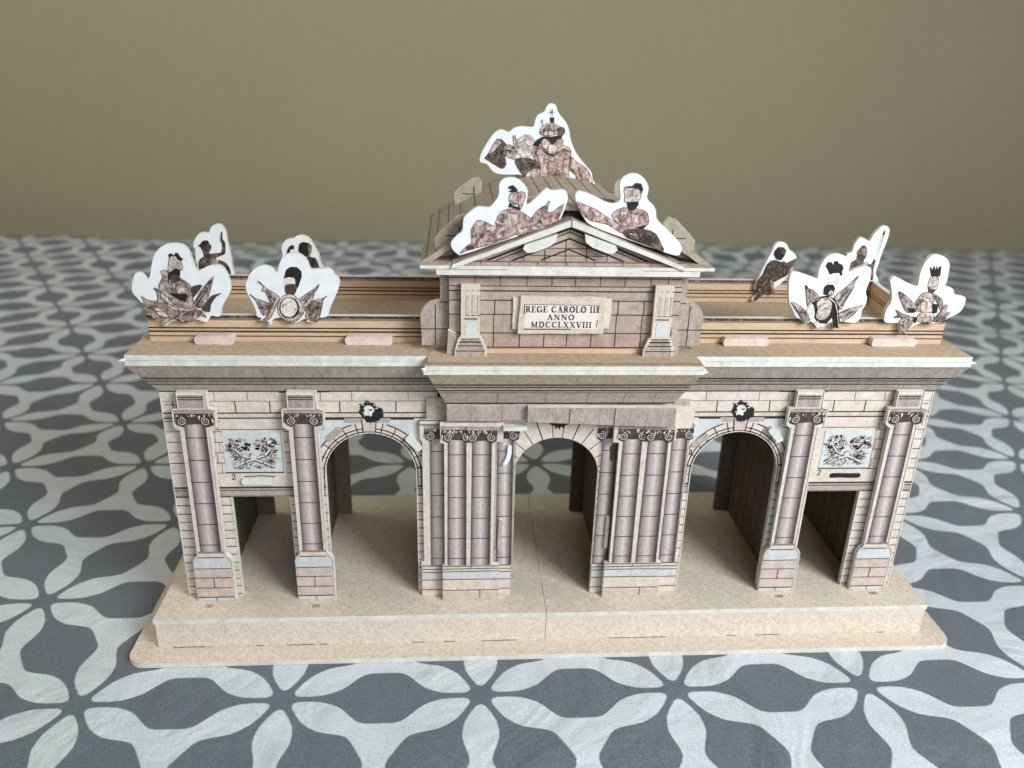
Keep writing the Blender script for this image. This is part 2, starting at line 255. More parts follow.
ART={
'plumed':(-13.25,2.87,12.44,[(-1.23,0.82),(-1.37,0.99),(-1.49,1.19),(-1.44,1.52),(-1.32,1.81),(-1.18,1.86),(-1.06,1.77),(-0.94,1.63),(-0.82,1.77),(-0.71,2.18),(-0.57,2.5),(-0.35,2.74),(-0.07,2.86),(0.24,2.86),(0.46,2.75),(0.58,2.51),(0.64,2.19),(0.74,1.95),(0.9,1.99),(1.15,2.11),(1.43,2.14),(1.61,2.06),(1.74,1.8),(1.81,1.39),(1.73,1.14),(1.56,0.88),(1.42,0.63),(1.33,0.33),(1.03,0.35),(0.86,0.12),(0.5,0.22),(0.12,0.09),(-0.1,0.18),(-0.35,0.13),(-0.52,0.0),(-0.65,0.04),(-0.65,0.19),(-0.81,0.17),(-0.99,0.32),(-1.05,0.49),(-1.06,0.7),(-1.2,0.82)],[('m',[(-1.22,1.03),(-1.06,0.93),(-0.72,0.87),(-0.69,1.16),(-0.73,1.34),(-0.59,1.28),(-0.58,1.45),(-0.41,1.74),(-0.46,1.92),(-0.21,1.94),(-0.24,1.55),(-0.03,1.64),(0.17,1.68),(0.45,1.46),(0.5,1.25),(0.52,0.75),(0.58,0.58),(0.73,0.5),(0.88,0.29),(0.67,0.33),(0.29,0.14),(0.05,0.11),(-0.21,0.26),(-0.6,0.02),(-0.64,0.28),(-0.89,0.19),(-1.03,0.49)]),('l',[(-0.2,1.98),(-0.11,2.37),(0.0,2.47),(0.18,2.43),(0.26,2.27),(0.29,2.03),(0.2,1.95),(0.06,2.03),(-0.11,1.9)]),('k',[(-0.13,2.37),(-0.12,2.51),(-0.01,2.54),(0.07,2.47),(0.11,2.57),(0.2,2.55),(0.26,2.43),(0.35,2.35),(0.28,2.28),(0.17,2.31),(0.11,2.43),(0.0,2.46)]),('k',[(-0.21,1.89),(-0.11,1.9),(0.06,2.03),(0.2,1.95),(0.18,1.76),(0.03,1.82),(-0.13,1.78),(-0.22,1.53),(-0.24,1.7)]),('d',[(-0.13,1.78),(0.03,1.82),(0.17,1.74),(0.12,1.64),(-0.16,1.55)]),('d',[(0.46,1.33),(0.64,1.44),(0.88,1.44),(0.56,1.04),(0.48,1.04)]),('m',[(0.52,0.75),(0.77,1.21),(1.22,1.71),(1.25,1.65),(0.97,0.88),(0.75,0.65),(0.55,0.67)]),('d',[(0.74,0.58),(0.97,0.88),(1.15,1.09),(1.52,1.18),(1.31,1.05),(1.08,0.75),(1.03,0.5)]),('k',[(-0.25,1.16),(0.33,1.15),(0.35,0.83),(0.22,0.85),(-0.08,1.0)]),('l',[(0.02,1.45),(0.29,1.41),(0.26,1.17),(0.02,1.16)]),('l',[(-0.55,1.24),(-0.32,0.95),(-0.04,0.7),(0.5,0.54),(-0.14,0.54),(-0.48,0.87)]),('l',[(-0.9,0.7),(-0.64,0.62),(-0.36,0.32),(-0.71,0.36)])],[('k',9,[(-0.73,1.34),(-0.45,1.12)]),('k',9,[(-0.1,1.53),(0.16,1.63),(0.43,1.48)]),('k',8,[(0.53,0.79),(0.9,1.25),(1.18,1.67)]),('k',8,[(0.58,0.71),(0.99,1.25),(1.21,1.63)]),('w',8,[(0.55,0.67),(0.95,1.21)]),('k',10,[(-0.21,0.28),(0.07,0.13),(0.41,0.18)]),('k',7,[(0.57,0.52),(0.89,0.33)]),('k',7,[(0.66,0.58),(0.96,0.46)]),('w',6,[(0.55,0.33),(0.87,0.14)]),('w',6,[(0.67,0.37),(0.9,0.29)]),('k',7,[(-0.8,0.28),(-0.69,0.22),(-0.6,0.32),(-0.65,0.09)]),('k',6,[(-0.48,0.87),(-0.15,0.7),(0.2,0.66)]),('k',6,[(-0.84,0.53),(-0.45,0.53)])]),
'drum':(-9.43,2.87,12.48,[(-1.22,0.3),(-1.23,0.5),(-1.32,0.78),(-1.43,1.02),(-1.5,1.29),(-1.46,1.53),(-1.3,1.84),(-1.09,2.03),(-0.87,2.11),(-0.65,2.06),(-0.51,1.94),(-0.42,1.89),(-0.36,1.96),(-0.31,2.16),(-0.18,2.39),(0.02,2.52),(0.24,2.55),(0.46,2.47),(0.63,2.28),(0.71,2.03),(0.8,1.99),(1.1,2.01),(1.32,2.02),(1.47,1.92),(1.52,1.81),(1.64,1.71),(1.69,1.55),(1.62,1.28),(1.49,1.0),(1.32,0.64),(1.18,0.31),(0.83,0.25),(0.82,0.11),(0.52,0.11),(0.45,0.23),(0.17,0.11),(-0.02,0.06),(-0.21,0.12),(-0.42,0.26),(-0.7,0.18),(-0.75,0.0),(-0.88,0.0),(-0.89,0.14),(-1.16,0.12),(-1.07,0.24)],[('k',[(-0.22,1.42),(-0.17,1.77),(-0.1,1.97),(0.06,2.08),(0.28,2.07),(0.42,1.93),(0.42,1.74),(0.34,1.54),(0.29,1.39),(0.18,1.27),(0.18,1.66),(-0.12,1.69),(-0.19,1.54)]),('w',[(-0.16,1.68),(0.14,1.7),(0.16,1.48),(-0.1,1.46),(-0.19,1.5)]),('d',[(-0.16,1.44),(0.13,1.48),(0.23,1.37),(0.13,1.11),(-0.13,1.09),(-0.19,1.26)]),('m',[(-0.98,1.22),(-0.91,1.42),(-1.06,1.57),(-0.79,1.3),(-0.4,1.03),(-0.49,0.79),(-0.72,0.3),(-0.93,0.14),(-1.16,0.12),(-0.92,0.26),(-0.73,0.7),(-0.78,0.98),(-0.87,1.2)]),('m',[(-1.37,1.1),(-1.19,0.94),(-0.72,0.76),(-0.91,0.36),(-1.05,0.42),(-1.2,0.86)]),('m',[(0.23,0.91),(0.87,1.35),(0.99,1.47),(0.9,1.27),(0.82,1.19),(0.73,0.91),(0.43,0.51),(0.29,0.71)]),('m',[(0.48,0.63),(0.8,0.91),(1.07,0.96),(1.23,1.06),(1.1,0.92),(1.0,0.52),(0.82,0.11),(0.45,0.27),(0.51,0.47)]),('l',[(-0.49,0.63),(-0.37,0.95),(-0.13,1.11),(0.13,1.07),(0.34,0.79),(0.44,0.55),(0.3,0.31),(0.02,0.09),(-0.2,0.14),(-0.42,0.31)]),('k',[(0.27,0.62),(0.22,0.45),(0.11,0.31),(-0.04,0.24),(-0.19,0.24),(-0.33,0.31),(-0.41,0.45),(-0.43,0.62),(-0.38,0.79),(-0.28,0.93),(-0.13,1.0),(0.02,1.0),(0.16,0.93),(0.24,0.79)]),('w',[(0.19,0.64),(0.15,0.49),(0.06,0.37),(-0.06,0.3),(-0.19,0.3),(-0.3,0.37),(-0.37,0.49),(-0.38,0.64),(-0.34,0.78),(-0.26,0.9),(-0.14,0.97),(-0.01,0.97),(0.1,0.91),(0.17,0.79)])],[('k',6,[(-1.06,1.57),(-0.91,1.4)]),('k',6,[(-1.37,1.1),(-1.2,0.92)]),('k',6,[(1.0,1.48),(0.86,1.27)]),('k',6,[(1.23,1.06),(1.03,0.92)]),('k',6,[(-0.79,1.26),(-0.6,0.87)]),('k',6,[(-1.09,0.86),(-0.97,0.46)]),('k',6,[(-0.64,0.79),(-0.92,0.18)]),('w',6,[(-0.52,0.87),(-0.76,0.34)]),('k',6,[(0.45,0.79),(0.82,1.27)]),('k',6,[(0.34,0.87),(0.7,1.15)]),('k',6,[(0.64,0.79),(0.64,0.19)]),('k',6,[(0.95,0.88),(0.79,0.19)]),('w',7,[(-0.2,0.25),(0.03,0.21),(0.31,0.39)]),('k',5,[(-0.22,0.16),(0.02,0.1),(0.3,0.27)]),('k',12,[(-0.85,0.1),(-0.8,0.01)])]),
'rosette':(9.79,2.87,12.45,[(-1.16,0.42),(-1.38,0.75),(-1.52,1.0),(-1.62,1.49),(-1.65,1.9),(-1.58,2.1),(-1.35,2.08),(-1.05,1.99),(-0.67,1.87),(-0.61,1.91),(-0.62,2.19),(-0.56,2.43),(-0.44,2.63),(-0.25,2.74),(0.03,2.76),(0.29,2.66),(0.46,2.5),(0.48,2.28),(0.47,2.12),(0.7,2.22),(1.04,2.33),(1.23,2.29),(1.3,2.17),(1.32,1.84),(1.26,1.56),(1.26,1.35),(1.35,1.14),(1.33,0.89),(1.24,0.68),(1.25,0.43),(1.08,0.22),(0.45,0.25),(0.49,0.0),(0.32,0.04),(0.2,0.25),(-0.11,0.08),(-0.3,0.0),(-0.45,0.17),(-0.63,0.25),(-0.78,0.14),(-0.98,0.33)],[('k',[(-0.42,2.33),(-0.35,2.48),(-0.2,2.46),(-0.14,2.36),(-0.13,2.51),(-0.01,2.51),(0.07,2.42),(0.2,2.38),(0.26,2.24),(0.23,2.12),(0.27,2.0),(0.19,1.98),(0.13,2.08),(-0.09,2.06),(-0.2,2.01),(-0.29,2.15)]),('w',[(-0.25,1.71),(-0.25,1.91),(-0.16,2.01),(0.12,2.04),(0.2,1.83),(0.15,1.63),(0.02,1.67),(-0.14,1.67)]),('k',[(-0.32,1.3),(-0.34,1.54),(-0.24,1.65),(-0.01,1.65),(0.09,1.51),(0.06,1.34),(-0.07,1.48),(-0.13,1.26),(-0.23,1.26)]),('l',[(-0.13,1.26),(-0.1,1.42),(0.03,1.42),(0.06,1.26)]),('k',[(-0.73,1.05),(-0.39,1.21),(-0.11,1.26),(0.17,1.09),(0.34,0.84),(0.49,0.0),(0.28,0.04),(0.17,0.42),(0.0,0.17),(-0.34,0.21),(-0.6,0.54)]),('l',[(-0.51,0.96),(-0.34,1.15),(-0.09,1.17),(0.08,0.93),(0.06,0.55),(-0.03,0.38),(-0.27,0.31),(-0.46,0.46),(-0.42,0.71)]),('w',[(-0.82,0.75),(-0.71,0.96),(-0.56,0.76),(-0.51,0.38),(-0.66,0.38),(-0.78,0.5)]),('m',[(-1.03,1.62),(-0.91,1.5),(-0.76,1.46),(-0.47,1.21),(-0.74,1.09),(-0.78,0.88),(-0.84,0.88),(-0.97,1.37)]),('m',[(-1.46,0.98),(-1.24,0.92),(-0.87,0.67),(-0.63,0.25),(-0.83,0.21),(-1.1,0.54),(-1.26,0.75)]),('m',[(0.11,1.18),(0.39,1.47),(0.63,1.72),(0.84,1.98),(0.74,1.76),(0.76,1.55),(0.58,1.1),(0.44,0.72),(0.34,0.84)]),('l',[(0.39,0.55),(0.65,0.74),(1.04,0.85),(1.24,0.89),(1.1,0.77),(0.94,0.51),(0.72,0.34),(0.49,0.25)])],[('k',6,[(-1.03,1.64),(-0.9,1.48)]),('k',6,[(0.84,1.98),(0.72,1.68)]),('k',6,[(0.26,1.05),(0.64,1.63)]),('k',6,[(0.38,0.84),(0.71,1.51)]),('w',5,[(0.32,0.97),(0.63,1.51)]),('k',6,[(-0.88,1.46),(-0.78,0.96)]),('k',6,[(-0.74,1.38),(-0.63,1.17)]),('k',6,[(0.46,0.42),(0.91,0.68)]),('k',6,[(0.39,0.59),(0.81,0.76)]),('k',8,[(-1.31,0.83),(-0.89,0.29)]),('k',8,[(-0.91,0.63),(-0.76,0.25)]),('w',10,[(-0.1,1.2),(0.17,0.97),(0.32,0.59),(0.44,0.08)]),('w',9,[(-0.39,0.29),(-0.23,0.08),(0.01,0.12),(0.16,0.25)]),('w',7,[(-0.73,1.02),(-0.38,1.17)])]),
'crowned':(13.27,2.87,12.25,[(-1.27,0.45),(-1.33,0.77),(-1.29,0.99),(-1.2,1.21),(-1.22,1.48),(-1.33,1.83),(-1.4,2.04),(-1.27,2.15),(-1.09,2.11),(-0.7,1.92),(-0.37,1.81),(-0.32,1.92),(-0.34,2.27),(-0.28,2.61),(-0.16,2.85),(0.07,2.97),(0.34,2.94),(0.57,2.79),(0.69,2.58),(0.71,2.28),(0.72,1.98),(0.69,1.82),(0.87,1.8),(1.05,1.69),(1.15,1.5),(1.49,1.45),(1.6,1.34),(1.59,1.05),(1.47,0.83),(1.15,0.65),(0.99,0.55),(0.76,0.42),(0.5,0.37),(0.21,0.46),(-0.12,0.32),(-0.28,0.23),(-0.48,0.0),(-0.61,0.09),(-0.74,0.41),(-0.95,0.41)],[('k',[(-0.04,2.49),(0.01,2.55),(0.07,2.42),(0.11,2.6),(0.2,2.43),(0.2,2.6),(0.28,2.45),(0.31,2.58),(0.39,2.53),(0.43,2.19),(0.08,2.19)]),('l',[(0.08,2.17),(0.35,2.17),(0.41,1.97),(0.41,1.71),(0.25,1.64),(0.09,1.73),(0.04,1.88)]),('d',[(0.06,1.79),(0.24,1.69),(0.39,1.71),(0.27,1.53),(0.13,1.58)]),('m',[(-0.3,1.13),(-0.19,1.44),(-0.03,1.58),(-0.01,1.27),(-0.02,0.86),(-0.18,0.93)]),('l',[(-0.05,1.44),(0.01,1.6),(0.27,1.54),(0.39,1.4),(0.39,1.14),(0.43,0.87),(0.03,0.84),(-0.06,1.09)]),('m',[(0.27,1.56),(0.67,1.36),(0.77,1.14),(0.72,0.94),(0.59,1.14),(0.39,1.4)]),('l',[(-0.09,0.68),(0.03,0.84),(0.44,0.81),(0.56,0.64),(0.48,0.46),(-0.02,0.48)]),('k',[(0.35,1.18),(0.59,1.14),(0.62,0.82),(0.44,0.8)]),('m',[(-1.01,1.63),(-0.68,1.44),(-0.3,1.13),(-0.2,0.86),(-0.55,0.86),(-0.81,1.22)]),('m',[(-0.97,0.93),(-0.67,0.77),(-0.18,0.59),(-0.39,0.14),(-0.5,0.02),(-0.61,0.09),(-0.74,0.5),(-0.64,0.64),(-0.98,0.66),(-0.83,0.73)]),('k',[(-0.58,1.0),(-0.27,1.0),(-0.23,0.82),(-0.5,0.82)]),('k',[(-0.29,0.68),(-0.1,0.64),(-0.1,0.41),(-0.25,0.5)]),('m',[(0.74,0.87),(0.85,1.14),(0.95,1.09),(0.92,0.87),(1.11,0.83),(0.91,0.51),(0.55,0.51)])],[('k',6,[(-1.02,1.61),(-0.93,1.26)]),('k',6,[(-0.85,1.44),(-0.41,1.04)]),('k',6,[(-1.0,0.65),(-0.64,0.64)]),('k',6,[(-0.61,0.5),(-0.51,0.14)]),('k',7,[(0.21,0.46),(0.53,0.42),(0.92,0.46)]),('d',6,[(-0.05,1.31),(0.12,1.24),(0.28,1.3)]),('d',6,[(0.12,1.24),(0.19,0.91)]),('d',7,[(0.0,0.68),(0.15,0.51)]),('d',7,[(0.18,0.78),(0.29,0.51)]),('d',7,[(0.36,0.75),(0.42,0.51)]),('k',8,[(0.33,1.49),(0.7,1.23)]),('w',8,[(-0.15,1.06),(-0.08,1.02)]),('w',6,[(0.97,0.65),(1.15,0.83)]),('k',5,[(-0.43,0.5),(-0.46,0.23)]),('k',8,[(-0.55,0.12),(-0.48,0.02)])]),
'trophy_crest':(-0.56,8.9,16.33,[(-2.21,1.07),(-2.18,1.37),(-1.94,1.81),(-1.64,2.21),(-1.37,2.33),(-1.09,2.24),(-0.89,2.39),(-0.59,2.47),(-0.13,2.45),(-0.06,2.67),(0.05,2.91),(0.3,3.04),(0.39,3.25),(0.54,3.35),(0.74,3.29),(0.85,3.03),(1.18,2.65),(1.32,2.36),(1.41,1.98),(1.65,1.49),(2.03,1.05),(2.31,0.75),(2.38,0.45),(2.38,0.04),(-0.36,0.0),(-0.37,0.55),(-1.25,0.59),(-1.66,0.68),(-1.93,0.98)],[('b',[(-2.03,1.22),(-1.88,1.42),(-1.54,1.97),(-1.23,1.83),(-1.07,1.54),(-1.22,1.34),(-1.16,0.99),(-1.33,0.81),(-1.62,0.96),(-1.98,1.17)]),('l',[(-1.88,1.4),(-1.53,1.94),(-1.36,1.82),(-1.68,1.48)]),('m',[(-1.35,1.58),(-1.18,1.75),(-0.92,1.71),(-0.76,1.44),(-0.86,1.19),(-1.22,1.34)]),('l',[(-0.91,2.12),(-0.77,1.93),(-0.43,2.16),(-0.06,1.95),(-0.15,1.41),(-0.4,1.2),(-0.71,1.44),(-0.87,1.69)]),('b',[(-0.81,1.2),(-0.4,1.25),(0.02,1.16),(0.39,0.72),(0.04,0.41),(-0.37,0.5),(-0.69,0.85)]),('l',[(-0.37,0.5),(-0.23,0.76),(0.13,0.86),(0.45,0.62),(0.37,0.01),(-0.36,0.0)]),('p',[(-0.13,1.55),(0.1,1.73),(0.4,1.71),(0.72,1.62),(1.02,1.72),(1.07,1.77),(1.38,1.68),(1.45,1.34),(1.37,0.93),(1.31,0.02),(0.16,0.0),(0.24,0.81),(-0.04,1.26)]),('l',[(0.15,2.32),(0.27,2.51),(0.57,2.63),(0.88,2.52),(1.11,2.4),(1.14,2.26),(1.0,2.15),(0.79,2.21),(0.59,2.13),(0.34,2.14),(0.18,2.19)]),('l',[(0.24,1.98),(0.39,2.03),(0.52,1.88),(0.61,1.71),(0.41,1.59),(0.24,1.73)]),('p',[(0.85,1.99),(1.05,2.02),(1.1,1.8),(0.92,1.67),(0.8,1.82)]),('l',[(0.53,1.79),(0.81,1.79),(0.9,1.57),(0.73,1.41),(0.49,1.49)]),('k',[(-0.13,1.74),(0.04,1.97),(0.29,2.11),(0.59,2.1),(0.9,2.15),(1.07,2.22),(1.03,2.03),(0.85,2.0),(0.75,1.83),(0.65,1.77),(0.54,1.95),(0.33,2.03),(0.23,1.89),(0.12,1.7)]),('b',[(0.83,2.4),(1.08,2.46),(1.15,2.26),(0.95,2.11)]),('k',[(0.52,2.85),(0.62,2.81),(0.7,2.86),(0.7,2.62),(0.57,2.66)]),('p',[(1.45,1.34),(1.67,1.14),(2.1,0.9),(2.33,0.5),(2.38,0.04),(1.83,0.03),(1.7,0.64),(1.42,0.84)])],[('k',8,[(0.6,3.13),(0.62,2.83)]),('k',8,[(0.52,3.03),(0.7,3.03)]),('k',9,[(0.21,2.73),(0.28,2.49)]),('k',6,[(-0.83,2.13),(-0.77,1.69)]),('k',7,[(-0.65,1.84),(-0.27,2.04)]),('d',9,[(-1.28,1.68),(-1.37,1.09)]),('d',9,[(0.41,1.51),(0.73,1.37),(1.03,1.58)]),('d',6,[(1.45,1.34),(1.46,0.74)]),('d',8,[(0.0,1.56),(0.23,0.96),(0.2,0.46)]),('k',8,[(1.5,0.89),(1.7,0.59)]),('k',6,[(-0.24,1.11),(0.34,0.77)]),('d',7,[(1.78,0.94),(1.98,0.24)]),('b',8,[(-1.83,1.33),(-1.41,0.99)]),('d',8,[(-1.22,1.53),(-0.92,1.59)]),('w',8,[(-1.17,1.63),(-0.87,1.54),(-0.78,1.29)]),('d',7,[(0.31,2.2),(0.35,2.44),(0.57,2.58)]),('d',6,[(0.49,2.15),(0.5,2.42),(0.6,2.57)]),('d',6,[(0.74,2.18),(0.73,2.42),(0.62,2.57)]),('d',7,[(0.94,2.21),(0.91,2.4),(0.7,2.57)]),('d',7,[(0.18,2.27),(0.58,2.36),(1.12,2.31)]),('d',9,[(0.33,1.59),(0.52,1.43),(0.75,1.37),(0.98,1.49),(1.07,1.63)]),('w',7,[(0.0,1.51),(0.21,1.36),(0.63,1.22),(1.14,1.38)]),('d',6,[(0.53,1.12),(0.62,0.27)]),('d',6,[(0.89,1.13),(0.88,0.27)]),('d',6,[(1.15,1.23),(1.13,0.53)]),('d',8,[(-0.39,0.9),(-0.6,1.1),(-0.64,0.9)])]),
'reclining_helmet':(-2.07,1.75,15.32,[(-1.63,0.02),(-1.8,0.2),(-1.82,0.41),(-1.63,0.63),(-1.46,0.79),(-1.42,1.17),(-1.26,1.37),(-0.98,1.56),(-0.61,1.55),(-0.41,1.75),(-0.29,1.96),(-0.29,2.24),(-0.21,2.42),(-0.01,2.5),(0.27,2.48),(0.52,2.29),(0.64,2.07),(0.62,1.65),(0.98,1.96),(1.22,2.18),(1.43,2.12),(1.8,2.15),(1.93,1.99),(1.92,1.75),(1.8,1.38),(1.64,1.13),(0.86,0.8),(-0.38,0.37),(-1.42,0.0)],[('p',[(-1.18,0.8),(-1.01,1.09),(-0.89,1.13),(-0.64,1.05),(-0.39,0.93),(0.02,0.94),(0.28,0.69),(-0.3,0.43),(-0.67,0.3),(-1.21,0.17),(-1.55,0.02),(-1.3,0.29),(-1.15,0.42)]),('p',[(-0.39,1.06),(-0.23,1.39),(0.01,1.51),(0.34,1.48),(0.68,1.28),(1.02,1.08),(1.11,0.93),(0.45,0.65),(0.28,0.69),(0.03,0.56),(-0.34,0.5),(-0.63,0.43),(-0.31,0.81)]),('k',[(-0.01,2.22),(0.15,2.28),(0.28,2.17),(0.32,2.07),(0.08,2.04),(0.0,2.08),(0.12,2.12),(0.02,2.16)]),('l',[(0.08,2.0),(0.3,2.05),(0.34,1.68),(0.09,1.68),(0.04,1.84)]),('p',[(0.32,2.05),(0.55,2.03),(0.54,1.81),(0.42,1.52),(0.34,1.68)]),('k',[(0.01,1.58),(0.07,1.72),(0.13,1.64),(0.42,1.56),(0.42,1.48),(0.26,1.52)]),('p',[(0.8,1.24),(1.08,1.57),(1.24,1.65),(1.36,1.8),(1.29,1.45),(1.5,1.45),(1.82,1.7),(1.68,1.25),(1.6,1.12),(1.02,0.93)]),('k',[(1.04,1.14),(1.12,1.14),(1.14,1.04),(1.06,1.06)]),('d',[(-1.3,0.25),(-1.15,0.3),(-1.05,0.21),(-1.21,0.15)])],[('d',8,[(-1.09,0.92),(-1.15,0.59)]),('d',7,[(-1.05,0.3),(-0.8,0.68),(-0.55,0.85)]),('d',6,[(-0.6,0.81),(-0.26,0.52)]),('d',7,[(-0.11,1.39),(-0.15,1.1),(-0.02,0.98)]),('d',9,[(-0.37,1.04),(-0.06,0.94)]),('d',7,[(0.32,0.82),(0.45,0.69)]),('d',8,[(0.27,1.02),(0.36,0.73)]),('k',5,[(-0.01,2.22),(0.28,2.13)]),('d',6,[(0.98,1.03),(1.21,1.53)]),('d',6,[(1.39,1.12),(1.46,1.45)]),('d',5,[(1.6,1.21),(1.74,1.58)]),('k',5,[(0.3,2.05),(0.34,1.6)]),('d',5,[(0.41,2.01),(0.42,1.6)]),('d',6,[(-0.67,0.43),(-0.47,0.77)]),('k',7,[(-0.38,0.45),(-0.3,0.52)]),('d',8,[(0.61,0.95),(1.02,0.99)]),('w',6,[(0.01,1.35),(0.1,1.1)])]),
'reclining_cap':(1.9,1.75,15.36,[(-1.78,1.89),(-1.76,2.03),(-1.64,2.07),(-1.29,1.98),(-0.85,1.77),(-0.55,1.69),(-0.34,1.78),(-0.31,1.95),(-0.36,2.32),(-0.27,2.53),(-0.03,2.65),(0.23,2.64),(0.46,2.46),(0.59,2.21),(0.57,1.88),(0.79,1.67),(0.91,1.46),(0.96,1.21),(1.29,0.91),(1.63,0.61),(1.88,0.31),(1.88,0.13),(1.74,0.0),(1.01,0.21),(-0.34,0.65),(-1.23,0.99),(-1.46,1.22),(-1.7,1.59)],[('p',[(-1.75,1.72),(-1.57,1.68),(-1.14,1.52),(-0.73,1.27),(-0.28,1.02),(-0.05,0.81),(-0.22,0.74),(-0.67,1.01),(-1.24,1.13),(-1.56,1.39)]),('k',[(-0.27,2.24),(0.05,2.27),(0.15,2.37),(0.34,2.35),(0.42,2.17),(0.37,2.0),(0.3,2.08),(0.27,2.17),(0.05,2.2)]),('l',[(-0.2,2.2),(0.27,2.17),(0.35,2.0),(0.3,1.79),(-0.15,1.76),(-0.16,1.95)]),('p',[(-0.56,1.31),(-0.32,1.53),(-0.07,1.58),(0.28,1.54),(0.55,1.46),(0.67,1.29),(0.67,1.03),(0.34,0.9),(-0.1,0.85),(-0.28,1.02)]),('k',[(-0.1,1.74),(0.3,1.77),(0.31,1.67),(0.16,1.45),(-0.02,1.49)]),('k',[(0.24,0.94),(0.67,1.03),(0.51,0.85)]),('b',[(-0.09,0.81),(0.51,0.88),(0.96,0.73),(1.17,0.39),(1.28,0.15),(0.73,0.34),(0.01,0.59)])],[('k',5,[(-1.7,1.68),(-1.52,1.47),(-1.28,1.13)]),('k',5,[(-1.39,1.43),(-1.09,1.43)]),('k',5,[(-1.17,1.39),(-0.8,1.06)]),('k',5,[(-0.77,1.23),(-0.36,0.89)]),('k',6,[(-0.3,1.49),(-0.24,1.06),(-0.06,0.89)]),('d',7,[(0.03,1.45),(0.14,1.11),(-0.06,0.94)]),('k',6,[(0.29,1.45),(0.22,1.24)]),('d',7,[(0.46,1.41),(0.58,1.12)]),('w',6,[(-0.15,1.78),(0.3,1.8)]),('d',6,[(0.06,2.16),(0.06,1.83)]),('w',5,[(0.2,1.49),(0.32,1.54)]),('d',6,[(0.7,0.73),(1.08,0.39)]),('k',5,[(0.01,0.63),(0.64,0.38)]),('w',6,[(0.09,0.72),(0.35,0.68)]),('d',6,[(0.52,0.81),(0.9,0.43)])]),
'raised_arm':(-13.68,8.64,12.52,[(-0.64,0.79),(-0.64,0.98),(-0.62,1.22),(-0.67,1.37),(-0.63,1.56),(-0.48,1.8),(-0.3,1.93),(0.0,1.93),(0.06,2.07),(0.19,2.22),(0.34,2.28),(0.5,2.25),(0.62,2.1),(0.68,1.89),(0.68,1.62),(0.74,1.24),(0.76,0.75),(0.7,0.01),(-0.64,0.0),(-0.6,0.57)],[('b',[(-0.59,0.25),(-0.55,0.57),(-0.47,0.84),(-0.32,0.94),(-0.31,1.08),(-0.39,1.32),(-0.47,1.38),(-0.38,1.47),(-0.25,1.6),(-0.08,1.6),(-0.03,1.47),(0.04,1.38),(-0.04,1.18),(-0.1,1.07),(0.16,1.09),(0.42,1.14),(0.48,1.5),(0.43,1.62),(0.5,1.96),(0.53,1.93),(0.51,1.67),(0.6,1.53),(0.56,1.12),(0.43,1.02),(0.16,0.91),(0.03,0.75),(0.01,0.13),(-0.61,0.13)]),('k',[(-0.38,1.47),(-0.25,1.6),(-0.08,1.6),(-0.05,1.52),(-0.23,1.37),(-0.37,1.35)]),('m',[(-0.05,0.87),(0.16,0.89),(0.16,0.65),(-0.03,0.6)]),('b',[(0.22,0.75),(0.41,0.77),(0.58,0.65),(0.69,0.39),(0.68,0.04),(0.42,0.04)])],[('k',12,[(0.52,1.96),(0.46,1.55)]),('k',14,[(-0.48,0.79),(-0.54,0.5)]),('m',12,[(-0.29,0.79),(-0.15,0.6)])]),
'curly':(-10.02,8.64,12.31,[(-0.8,1.22),(-0.83,1.51),(-0.73,1.77),(-0.56,1.91),(-0.34,1.95),(-0.17,2.05),(0.02,2.08),(0.2,2.03),(0.35,1.91),(0.52,1.59),(0.66,1.3),(0.7,1.0),(0.84,0.68),(0.99,0.01),(-0.8,0.0)],[('k',[(-0.15,1.55),(-0.1,1.74),(0.06,1.82),(0.25,1.78),(0.3,1.65),(0.24,1.23),(0.14,1.19),(-0.01,1.26),(-0.16,1.39)]),('m',[(0.25,1.78),(0.39,1.62),(0.35,1.39),(0.26,1.23)]),('k',[(-0.63,1.41),(-0.52,1.61),(-0.39,1.69),(-0.3,1.64),(-0.32,1.51),(-0.47,1.48),(-0.51,1.35),(-0.62,1.33)]),('b',[(0.17,1.19),(0.39,1.16),(0.52,1.13),(0.65,0.74),(0.67,0.08),(-0.1,0.07),(0.13,0.54)])],[('k',14,[(0.42,1.13),(0.38,0.47)])]),
